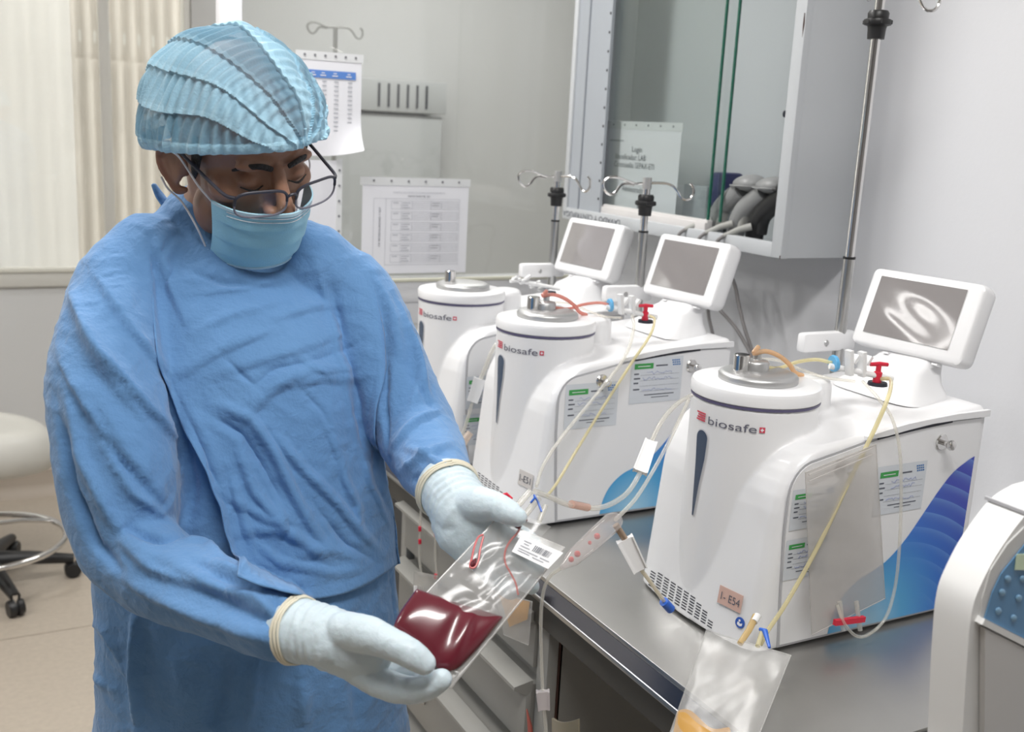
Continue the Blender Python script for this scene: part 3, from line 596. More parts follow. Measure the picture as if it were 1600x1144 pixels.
def copy_tree(o, parent=None):
    c = o.copy(); COL.objects.link(c)
    if parent is not None:
        mi = o.matrix_parent_inverse.copy(); c.parent = parent; c.matrix_parent_inverse = mi
    for ch in list(o.children): copy_tree(ch, c)
    return c
machines = [m3]
for k in (1, 2):
    c = copy_tree(m3); c.location = m3.location+OFFS[k]; PW[c.name] = Matrix.Translation(c.location); machines.append(c)
m3['label'] = 'nearest white cell processing machine, tagged 1-E54, with a clear bag on its side'
machines[1]['label'] = 'middle white cell processing machine, with two green-headed stickers fully visible on its side'
machines[2]['label'] = 'rearmost white cell processing machine, beside the glass partition'
# ---- per machine poles, tags, stickers
def pole(t, x, y, zt, zs, zr, hooks):
    mb = MB(); mb.tube([(x, y, MZ+.30), (x, y, zr)], .0098, 20); obj('lower_pole', mb, STEEL, t)
    mb = MB(); mb.tube([(x, y, zr), (x, y, zt)], .0078, 20); obj('upper_pole', mb, CHROME, t)
    obj('pole_ring', MB().lathe([(.0075, -.002), (.0105, -.002), (.0105, .002), (.0075, .002)], (x, y, zr), n=24), BLACK, t)
    mb = MB().lathe([(.008, -.026), (.0135, -.026), (.0145, -.010), (.0155, -.006), (.0215, -.004), (.0225, .000), (.0215, .004), (.0165, .006), (.017, .014), (.0145, .018), (.008, .018)], (x, y, zs), n=32)
    for a in range(6): mb.box((x+.0195*math.cos(a*1.047)-.003, y+.0195*math.sin(a*1.047)-.003, zs-.003), (x+.0195*math.cos(a*1.047)+.003, y+.0195*math.sin(a*1.047)+.003, zs+.003))
    obj('locking_collar', mb, BLACK, t)
    mb = MB().lathe([(0, .012), (.0095, .012), (.0098, -.012), (.008, -.012)], (x, y, zt), n=20); obj('hook_cap', mb, SATIN, t)
    if hooks: h1, h2 = hooks
    else: h1, h2 = Vector((-.9, .1, 0)), Vector((1, .2, 0))
    obj('hook', hook2(MB(), (x, y, zt), 1, .0028, h1, .82), CHROME, t); obj('hook', hook(MB(), (x, y, zt), 1, .0028, h2, .82), CHROME, t)
px_, py_ = 1.352, 1.308
def zat(px, py, x, y):      # height on a vertical at (x, y) seen at pixel row py
    d = ray(px, py); return float(C0[2]+d[2]*(y-C0[1])/d[1])
for k, (rows, hk) in enumerate((((-15, 38, 402), (Vector((-1, -.6, 0)), Vector((1, -.5, 0)))), ((287, 318, 362), (Vector((-1, .25, 0)), Vector((.85, -.65, 0)))), ((276, 305, 345), (Vector((-1, .25, 0)), Vector((.35, -.9, 0)))))):
    x, y = px_+OFFS[k].x, py_+OFFS[k].y
    zt, zs, zr = [zat((1395, 1035, 886)[k], r_, x, y) for r_ in rows]
    pole(machines[k], x, y, zt, zs, zr, hk)
STK = mat('laminate', (.62, .65, .69), .35); HAND = mat('ballpoint', (.16, .22, .55), .6); GP = GREEN
def sticker(t, o, W, H, n=Vector((0, -1, 0)), seed=0):
    rd = random.Random(seed); ux = Vector((1, 0, 0)); uz = Vector((0, 0, 1)); s = obj('sticker', plate(MB(), o, ux, uz, 0, 0, W, H, n, .0002, .0004), STK, t, smooth=False)
    L_ = .0010; mb = MB(); plate(mb, o, ux, uz, .06*W, .76*H, .42*W, .88*H, n, 0, L_); obj('green_heading', mb, GP, s, smooth=False)
    mb = MB(); plate(mb, o, ux, uz, .12*W, .812*H, .36*W, .826*H, n, 0, L_+.0003); obj('heading_text', mb, PAPER, s, smooth=False)
    mb = MB(); plate(mb, o, ux, uz, .47*W, .80*H, .70*W, .83*H, n, 0, L_)
    for i, z in enumerate((.64, .54, .44, .30)): plate(mb, o, ux, uz, .06*W, z*H, .15*W+.03*W*(i % 2), (z+.03)*H, n, 0, L_)
    for z in (.62, .50, .38, .26): plate(mb, o, ux, uz, .18*W, z*H, .94*W, z*H+.0003, n, 0, L_)
    plate(mb, o, ux, uz, .28*W, .17*H, .86*W, .19*H, n, 0, L_); plate(mb, o, ux, uz, .42*W, .11*H, .76*W, .125*H, n, 0, L_)
    obj('printed_text', mb, INK, s, smooth=False)
    mb = MB()
    for r_ in range(3):
        for k in range(4): plate(mb, o, ux, uz, (.78+.04*k+.01*r_)*W, (.90-.05*r_)*H, (.81+.04*k+.01*r_)*W, (.93-.05*r_)*H, n, 0, L_)
    obj('logo', mb, mat('logo_blue', (.05, .18, .45), .5), s, smooth=False)
    mb = MB()
    for z in (.66, .54, .29):
        x = .2+rd.random()*.12; pts = []
        while x < .82: pts.append(Vector(o)+ux*x*W+uz*(z+rd.uniform(-.035, .045))*H+Vector(n)*(L_+.0002)); x += .022+.02*rd.random()
        mb.tube(pts, .00022, 4)
    obj('handwriting', mb, HAND, s, smooth=False)
def on_side(k, px, py):
    y = SIDE_Y-.0024+OFFS[k].y; return at(px, py, y=y)
for k, bl, br, h in ((0, (1362, 807), (1438, 797), .0), (0, (1222, 908), (1290, 890), 0), (0, (1232, 830), (1300, 812), 0), (1, (880, 672), (962, 664), 0), (1, (982, 632), (1062, 622), 0), (2, (727, 640), (790, 632), 0), (2, (722, 697), (782, 690), 0)):
    a = on_side(k, *bl); b = on_side(k, *br); W = b.x-a.x; sticker(machines[k], a, W, W*.74, seed=k*7+int(bl[0]))
def tagplate(k, px, py, w_, h_, txt, col, ang=0, xs=None):
    p, n = hit(px, py, OFFS[k], .0008); ux = Vector((0, 0, 1)).cross(n).normalized(); uz = n.cross(ux); ux, uz = ux*math.cos(ang)+uz*math.sin(ang), uz*math.cos(ang)-ux*math.sin(ang)
    s = obj('number_tag', plate(MB(), p, ux, uz, -w_/2, -h_/2, w_/2, h_/2, n, .0006, .0006), col, machines[k], smooth=False)
    text_on('lettering', txt, s, INK, p+n*.0016, ux, uz, h_*.62, width=w_*.80)
tagplate(0, 1142, 936, .043, .026, '1- E54', mat('pink_tag', (.60, .40, .34), .6), .0)
tagplate(1, 822, 749, .040, .028, '1-E51', mat('grey_tag', (.58, .55, .53), .6), .0)
p, n = hit(1157, 973, lift=.001); ux = Vector((0, 0, 1)).cross(n).normalized(); uz = n.cross(ux)
s = obj('mandatory_sign', MB().lathe([(0, .0006), (.0078, .0006), (.008, 0)], p, n, 28), mat('sign_blue', (.03, .10, .42), .5), m3)
mb = MB(); mb.lathe([(0, .0009), (.0017, .0009), (.0018, .0004)], p+uz*.0030-ux*.001, n, 12); obj('pictogram_head', mb, PAPER, s)
mb = MB(); mb.add([p+n*.0009+ux*a+uz*b for a, b in ((-.004, .0002), (-.0015, .0010), (.0005, -.0012), (.0045, .0006), (.0040, -.0035), (.0, -.005), (-.0042, -.0035))], [(0, 1, 2, 3, 4, 5, 6)]); obj('pictogram_book', mb, PAPER, s, smooth=False)
# ================================================================ THE MAN
_rs = np.random.RandomState(3); _perm = _rs.permutation(256); _grad = _rs.normal(size=(256, 3)); _grad /= np.linalg.norm(_grad, axis=1)[:, None]
def pnoise(P):
    P = np.asarray(P); I = np.floor(P).astype(int); f = P-I; w_ = f*f*f*(f*(f*6-15)+10); out = 0
    for dx in (0, 1):
        for dy in (0, 1):
            for dz in (0, 1):
                h = _perm[(_perm[(_perm[(I[:, 0]+dx) & 255]+I[:, 1]+dy) & 255]+I[:, 2]+dz) & 255]
                g_ = (_grad[h]*(f-np.array([dx, dy, dz]))).sum(1)
                out = out+g_*(w_[:, 0] if dx else 1-w_[:, 0])*(w_[:, 1] if dy else 1-w_[:, 1])*(w_[:, 2] if dz else 1-w_[:, 2])
    return out
def loft(mb, pts, rad, side=None, n=20, sub=5):
    """closed tube through pts with (a, b) half-axes; a lies along 'side'"""
    k = [Vector(p) for p in pts]; P = spline(k, sub) if sub > 1 else k
    RA = [r if isinstance(r, tuple) else (r, r) for r in rad]; m_ = len(P)
    t_ = np.linspace(0, len(k)-1, m_); A = np.interp(t_, range(len(k)), [r[0] for r in RA]); B = np.interp(t_, range(len(k)), [r[1] for r in RA])
    rows = []; tt = [(P[min(i+1, m_-1)]-P[max(i-1, 0)]).normalized() for i in range(m_)]; u = None
    def row(p, t, a, b):
        nonlocal u
        s_ = Vector(side) if side is not None else (u if u is not None else t.orthogonal())
        u = (s_-t*s_.dot(t)).normalized(); w_ = t.cross(u)
        return [p+u*a*math.cos(6.28318*j/n)+w_*b*math.sin(6.28318*j/n) for j in range(n)]
    for i in range(m_):
        if i == 0:
            for c_ in (85, 60, 30): a_ = math.radians(c_); rows.append(row(P[0]-tt[0]*min(A[0], B[0])*math.sin(a_), tt[0], A[0]*math.cos(a_), B[0]*math.cos(a_)))
        rows.append(row(P[i], tt[i], A[i], B[i]))
    for c_ in (30, 60, 85): a_ = math.radians(c_); rows.append(row(P[-1]+tt[-1]*min(A[-1], B[-1])*math.sin(a_), tt[-1], A[-1]*math.cos(a_), B[-1]*math.cos(a_)))
    q = len(rows); return mb.add([p for r in rows for p in r], [(i*n+j, i*n+(j+1) % n, (i+1)*n+(j+1) % n, (i+1)*n+j) for i in range(q-1) for j in range(n)]+[tuple(range(n-1, -1, -1)), tuple((q-1)*n+j for j in range(n))])
def ell(mb, c, ax, n=20):
    """ellipsoid: ax = three half-axis vectors"""
    V = []; F_ = []; m_ = n//2
    for i in range(m_+1):
        a = math.pi*i/m_; a = min(max(a, .02), math.pi-.02)
        for j in range(n): b = 2*math.pi*j/n; V.append(Vector(c)+ax[0]*math.sin(a)*math.cos(b)+ax[1]*math.sin(a)*math.sin(b)+ax[2]*math.cos(a))
    F_ = [(i*n+j, i*n+(j+1) % n, (i+1)*n+(j+1) % n, (i+1)*n+j) for i in range(m_) for j in range(n)]+[tuple(range(n)), tuple(m_*n+j for j in range(n-1, -1, -1))]
    return mb.add(V, F_)
def remesh(mb, vox, it, fac=.5): return modified(mb.mesh(), [('REMESH', dict(mode='VOXEL', voxel_size=vox)), ('SMOOTH', dict(factor=fac, iterations=it))])
person = thing('person', 'man in blue gown, cap, mask and glasses looking down at the bag he holds', 'person', (.33, 1.36, 0))
# ---- head frame (L = his left, U = crown, Fw = face)
L_h = np.array([.745, .28, -.605]); L_h /= np.linalg.norm(L_h); F_h = np.array([.578, -.598, .555]); F_h -= L_h*(F_h@L_h); F_h /= np.linalg.norm(F_h); U_h = np.cross(F_h, L_h)
LV, UV_, FV = cv(*L_h), cv(*U_h), cv(*F_h); EM = at(441, 287, d=1.27); HC = EM-FV*.10
def hp(l, u, f): return HC+LV*l+UV_*u+FV*f
def hel(mb, c, r, n=20): return ell(mb, hp(*c), (LV*r[0], UV_*r[1], FV*r[2]), n)
SKIN = mat('skin', (.31, .165, .108), .45, sss=.08, var=.10, vscale=30, bump=.06, bscale=260)
SIDE = Vector((.985, -.17, 0)).normalized(); FRONT = Vector((-.17, -.985, 0)).normalized()
NB = at(340, 385, d=1.41); HIP = at(398, 1000, d=1.46)
b = MB()
hel(b, (0, .035, -.012), (.078, .090, .098), 28); hel(b, (0, -.028, .030), (.063, .085, .060)); hel(b, (0, -.092, .058), (.034, .026, .030)); hel(b, (0, .045, .045), (.064, .045, .048))
for s in (-1, 1):
    hel(b, (s*.044, -.022, .052), (.024, .020, .026)); hel(b, (s*.028, .021, .079), (.025, .0085, .012)); hel(b, (s*.031, -.002, .0745), (.0155, .0115, .0125))
    hel(b, (s*.050, -.075, .018), (.016, .03, .03)); hel(b, (s*.0125, -.037, .099), (.009, .008, .011))
    # ear: rim, lobe and bowl
    e = lambda u, f, l=.0: hp(s*(.0785+l), -.024+u, -.012+f)
    loft(b, [e(-.004, .014, -.006), e(.018, .015, -.001), e(.030, .004, .006), e(.030, -.010, .011), e(.016, -.020, .014), e(-.004, -.018, .013), e(-.020, -.008, .006), e(-.030, .004, .0), e(-.026, .012, -.005)], [.0038, .004, .0042, .0045, .0045, .0045, .005, .0065, .005], n=10, sub=4)
    ell(b, e(.004, -.002, .002), (LV*.0055+FV*.002*-s, UV_*.029, FV*.019), 14); loft(b, [e(.018, -.008, .008), e(.004, -.010, .009), e(-.010, -.004, .006)], [.0028, .003, .003], n=8, sub=4)
loft(b, [hp(0, .012, .088), hp(0, -.006, .098), hp(0, -.024, .110), hp(0, -.036, .114)], [.0085, .009, .0105, .0115], n=14)
hel(b, (0, -.066, .088), (.022, .006, .010)); hel(b, (0, -.078, .085), (.020, .007, .010))
loft(b, [hp(0, -.03, -.03), hp(0, -.085, -.02), NB+Vector((0, 0, .03)), NB-Vector((0, 0, .04))], [(.055, .06), (.052, .054), (.056, .056), (.075, .06)], side=SIDE)
SH_R, SH_L = at(190, 485, d=1.32), at(535, 475, d=1.45)
EL_R, WR_R = at(208, 868, d=1.235), at(468, 986, d=1.085)
EL_L, WR_L = at(668, 705, d=1.37), at(700, 766, d=1.235)
loft(b, [NB+(HIP-NB)*.04, NB+(HIP-NB)*.25, NB+(HIP-NB)*.7, HIP], [(.08, .05), (.12, .06), (.11, .07), (.125, .08)], side=SIDE)
loft(b, [SH_R+(SH_L-SH_R)*.08, SH_R+(SH_L-SH_R)*.5, SH_R+(SH_L-SH_R)*.92], [.030, .040, .030])
for S_, M_, E_, W_ in ((SH_R, at(176, 650, d=1.27), EL_R, WR_R), (SH_L, at(606, 585, d=1.43), EL_L, WR_L)): loft(b, [S_, M_, E_, (E_+W_)/2, W_], [.030, .034, .030, .028, .020], sub=3)
FEET = []
for s in (-1, 1):
    h_ = HIP+SIDE*s*.085; k_ = Vector((h_.x, h_.y-.02, .47)); a_ = Vector((h_.x+s*.01, h_.y, .09)); FEET.append(a_)
    loft(b, [h_, (h_+k_)/2, k_, (k_+a_)/2, a_], [.075, .068, .052, .048, .036], sub=3)
obj('body', remesh(b, .0026, 6), SKIN, person)
# hair, brows, lids
HAIR = mat('black_hair', (.012, .010, .010), .6, bump=.5, bscale=300)
b = MB(); hel(b, (0, .034, -.024), (.0785, .088, .096), 32); hel(b, (0, -.025, -.055), (.060, .045, .050), 24)
for s in (-1, 1): loft(b, [hp(s*.074, .03, .030), hp(s*.0745, .0, .026), hp(s*.074, -.022, .022)], [(.004, .014), (.004, .010), (.003, .005)], side=LV, n=12)
obj('hair', remesh(b, .003, 3), HAIR, person)
for s in (-1, 1):
    b = MB(); loft(b, [hp(s*.012, .018, .0935), hp(s*.026, .024, .0930), hp(s*.042, .021, .084), hp(s*.052, .013, .073)], [(.0035, .0020), (.0042, .0022), (.0036, .0022), (.0015, .001)], side=UV_, n=10); obj('eyebrow', b, HAIR, person)
    b = MB(); loft(b, [hp(s*.018, -.007, .0865), hp(s*.031, -.0105, .0885), hp(s*.045, -.0065, .0815)], [.0008, .0016, .0008], n=8); obj('eyelashes', b, HAIR, person)
# ---- cap
def cap_fn(fi, t):
    A = np.array([0., 1., -.16]); A /= np.linalg.norm(A); B_ = np.array([0., .16, 1.]); B_ /= np.linalg.norm(B_); ph = fi*2*math.pi
    fr_ = .5+.5*math.cos(ph); thr = math.radians(113-30*fr_**1.3-5*math.sin(ph)**2)   # front of the rim is higher
    tt = min(1, t/.93); th = thr*tt; dirv = A*math.cos(th)+(B_*math.cos(ph)+np.array([1., 0, 0])*math.sin(ph))*math.sin(th)
    rad = np.array([.1095, .116, .127]); p = dirv*rad*(1+.03*math.sin(3*ph+1)*math.sin(th)); p += np.array([0, .022, -.012])
    Dx = np.array([.16, .20, 1.]); Dx /= np.linalg.norm(Dx); c0 = p-np.array([0, .015, -.012]); rr0 = np.linalg.norm(c0); th2 = math.acos(max(-1, min(1, c0@Dx/rr0)))
    e1 = np.cross([0, 1., 0], Dx); e1 /= np.linalg.norm(e1); e2 = np.cross(Dx, e1); al = math.atan2(c0@e2, c0@e1)
    wob = .10*float(noise.noise(Vector((p[0]*14+3, p[1]*14, p[2]*9)))); w_ = .40; qq = (al+3.3+wob)/w_; band = math.floor(qq); fq = qq-band
    amp = .0021*min(1, th2*1.6)*(.35+.65*math.sin(math.pi*fq)**.5)
    ph2 = th2*29/math.pi*2*math.pi/2*2*.5*2+band*2.1+2.2*float(noise.noise(Vector((p[0]*20, p[1]*20, p[2]*20+band))))
    disp = amp*math.sin(ph2)+.0042*(fq-.5)+.0055*float(noise.noise(Vector((p[0]*24, p[1]*24, p[2]*24))))*(1+1.0*math.exp(-th2*1.6))
    edge = max(0, (t-.80)/.20); disp += .0028*edge*math.sin(ph*46+math.sin(ph*9))
    p = p+dirv*disp
    if t > .90:
        k_ = (t-.90)/.10; c_ = np.array([0, p[1], -.012]); hz = p-c_; l_ = np.linalg.norm(hz); tgt = 1/math.sqrt((hz[0]/l_/.083)**2+(hz[2]/l_/.104)**2)
        p = c_+hz/l_*(l_+(tgt-l_)*k_**1.6*.85); p[1] -= .006*math.sin(k_*math.pi)
    return hp(*p), band, fq
NU, NV = 460, 150; V = []; DN = []
for j in range(NV+1):
    for i in range(NU):
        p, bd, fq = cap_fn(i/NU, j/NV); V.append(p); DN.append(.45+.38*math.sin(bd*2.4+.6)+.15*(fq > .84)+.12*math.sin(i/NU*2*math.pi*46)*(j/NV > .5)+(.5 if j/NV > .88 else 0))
mb = MB(); mb.add(V, [(j*NU+i, j*NU+(i+1) % NU, (j+1)*NU+(i+1) % NU, (j+1)*NU+i) for j in range(NV) for i in range(NU)]); me = bpy.data.meshes.new('cap'); me.from_pydata([tuple(v) for v in mb.v], [], mb.f)
at_ = me.attributes.new('ply', 'FLOAT', 'POINT'); at_.data.foreach_set('value', DN)
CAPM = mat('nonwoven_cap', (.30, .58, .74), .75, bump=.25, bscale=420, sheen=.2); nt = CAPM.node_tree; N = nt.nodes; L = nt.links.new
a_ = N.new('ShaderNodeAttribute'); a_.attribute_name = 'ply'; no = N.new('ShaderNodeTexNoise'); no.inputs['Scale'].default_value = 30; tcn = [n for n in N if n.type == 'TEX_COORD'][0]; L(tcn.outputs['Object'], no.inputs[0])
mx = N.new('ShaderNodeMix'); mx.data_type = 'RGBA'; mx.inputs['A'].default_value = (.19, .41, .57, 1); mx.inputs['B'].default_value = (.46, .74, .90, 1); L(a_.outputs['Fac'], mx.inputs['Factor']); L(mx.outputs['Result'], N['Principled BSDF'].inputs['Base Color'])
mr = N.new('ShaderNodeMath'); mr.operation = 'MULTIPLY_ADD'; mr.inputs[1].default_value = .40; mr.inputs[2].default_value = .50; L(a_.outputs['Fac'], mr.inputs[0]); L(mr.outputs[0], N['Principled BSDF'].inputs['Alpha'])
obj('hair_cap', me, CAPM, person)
# ---- mask
MASK = mat('surgical_mask', (.33, .66, .82), .7, bump=.15, bscale=500, sheen=.2)
def mask_fn(a, v, off=0):
    u = a*2-1; l = .066*math.sin(u*1.35)/math.sin(1.35)*(1-.12*v); pl = v*3.6; saw = (pl-math.floor(pl))
    f0 = .1215-.004*v-.018*v*v*v; f = f0-.066*abs(u)**2.0*(1-.1*v)-(.012*math.exp(-((u)/.16)**2)*0)
    ridge = .010*math.exp(-(u/.22)**2)*math.exp(-((v-.05)/.3)**2); f += ridge-.004
    f += .0042*(saw-.5)*(1-abs(u)**3) if .12 < v < .92 else 0
    uu = -.030-.094*v-.006*u*u+.005*math.exp(-(u/.25)**2)*(1-v); return hp(l, uu, f+off)
mb = MB().grid(lambda a, v: mask_fn(a, v), 60, 60); obj('mask', modified(mb.mesh(), [('SOLIDIFY', dict(thickness=.0012, offset=0))]), MASK, person)
mb = MB()
for v0, v1 in ((.0, .045), (.96, 1.0)): mb.grid(lambda a, v: mask_fn(a, v0+(v1-v0)*v, .0014), 50, 2)
obj('mask_binding', modified(mb.mesh(), [('SOLIDIFY', dict(thickness=.0012, offset=0))]), mat('mask_binding', (.55, .76, .86), .7), person)
mb = MB()
for v in (.07, .13): mb.tube([mask_fn(a/30, v, .0016) for a in range(3, 28)], .0005, 5)
obj('mask_stitching', mb, PAPER, person)
for s in (-1, 1):
    a0 = 0.0 if s < 0 else 1.0
    mb = MB(); mb.tube(spline([mask_fn(a0, .02), hp(s*.078, -.020, .040), hp(s*.086, .002, .004), hp(s*.094, -.002, -.022)], 6), .0013, 8); obj('ear_loop', mb, PAPER, person)
    mb = MB(); mb.tube(spline([mask_fn(a0, .97), hp(s*.072, -.088, .030), hp(s*.079, -.065, .004), hp(s*.090, -.052, -.012), hp(s*.094, -.040, -.022)], 6), .0013, 8); obj('ear_loop', mb, PAPER, person)
mb = MB(); c_ = mask_fn(0, .93); ell(mb, c_-LV*.003, (LV*.003, UV_*.009, FV*.008), 10); obj('mask_toggle', mb, mat('toggle', (.6, .78, .88), .6), person)
# ---- glasses
GF = mat('spectacle_frame', (.035, .035, .05), .35); LENS = clear('lens', (.97, .97, .98), .03, (.8, .8, .85), .01, 1.5)
def gfp(l, u): return hp(l, u-.006, .1225-2.6*l*l)
for s in (-1, 1):
    def lens_out(k, g=0):
        a = 2*math.pi*k/40; ce = s*.0375; c_, s_ = math.cos(a), math.sin(a); return gfp(ce+(.0315+g)*math.copysign(abs(c_)**.62, c_), -.004+(.0170+g)*math.copysign(abs(s_)**.62, s_))
    pts = [lens_out(k) for k in range(41)]; mb = MB(); mb.tube(pts[:21], .00185, 8); obj('upper_rim', mb, GF, person); mb = MB(); mb.tube(pts[20:], .0013, 8); obj('lower_rim', mb, mat('rim_grey', (.16, .16, .2), .3), person)
    mb = MB(); mb.add([gfp(s*.0375, -.004)]+pts[:40], [(0, 1+k, 1+(k+1) % 40) for k in range(40)]); obj('lens', mb, LENS, person)
    mb = MB(); mb.tube(spline([gfp(s*.068, .006), hp(s*.0745, -.001, .100), hp(s*.0775, .0, .075), hp(s*.0815, .004, .02), hp(s*.083, .003, -.008), hp(s*.084, -.02, -.022)], 6), .0022, 8); obj('temple', mb, GF, person)
mb = MB(); mb.tube(spline([gfp(-.0065, .001), gfp(-.003, .005)+FV*.002, gfp(.003, .005)+FV*.002, gfp(.0065, .001)], 4), .0017, 8); obj('bridge', mb, GF, person)
# ---- gown: body of the garment as one surface
g = MB(); ax = HIP-NB
def tc(z, dx=0, dy=0): k = (z-NB.z)/(HIP.z-NB.z); p = NB+ax*min(k, 1.0); return Vector((p.x, p.y, z))+SIDE*dx+FRONT*dy
Z0 = NB.z
loft(g, [tc(Z0+.012, -.005, -.01), tc(Z0-.03, 0, -.005), tc(Z0-.08), tc(Z0-.16, 0, .01), tc(Z0-.28, 0, .015), tc(HIP.z+.05, 0, .01), tc(HIP.z-.10), tc(.60), tc(.32)],
     [(.078, .074), (.112, .088), (.152, .106), (.192, .130), (.196, .140), (.200, .148), (.212, .155), (.235, .170), (.255, .185)], side=SIDE, n=48, sub=6)
loft(g, [NB-Vector((0, 0, .035))-SIDE*.07, at(238, 398, d=1.37), at(188, 458, d=1.33)], [.052, .056, .060]); loft(g, [NB-Vector((0, 0, .035))+SIDE*.07, at(470, 405, d=1.42), at(540, 455, d=1.45)], [.052, .055, .056])
loft(g, [at(188, 462, d=1.33), at(172, 545, d=1.29), at(172, 640, d=1.265), at(185, 740, d=1.25), at(206, 855, d=1.235), at(290, 912, d=1.19), at(385, 952, d=1.135), at(440, 977, d=1.10), at(458, 983, d=1.09)], [.060, .067, .073, .071, .058, .048, .042, .0375, .030], n=32, sub=5)
loft(g, [at(545, 452, d=1.45), at(588, 540, d=1.44), at(620, 615, d=1.42), at(652, 680, d=1.385), at(676, 725, d=1.32), at(696, 758, d=1.25), at(704, 772, d=1.225)], [.058, .060, .057, .054, .046, .035, .029], n=32, sub=5)
gm = remesh(g, .0040, 10, .6)
nv = len(gm.vertices); P = np.empty(nv*3); gm.vertices.foreach_get('co', P); P = P.reshape(-1, 3); Nn = np.empty(nv*3); gm.vertices.foreach_get('normal', Nn); Nn = Nn.reshape(-1, 3)
GB = BVHTree.FromPolygons([Vector(p) for p in P], [p.vertices for p in gm.polygons])
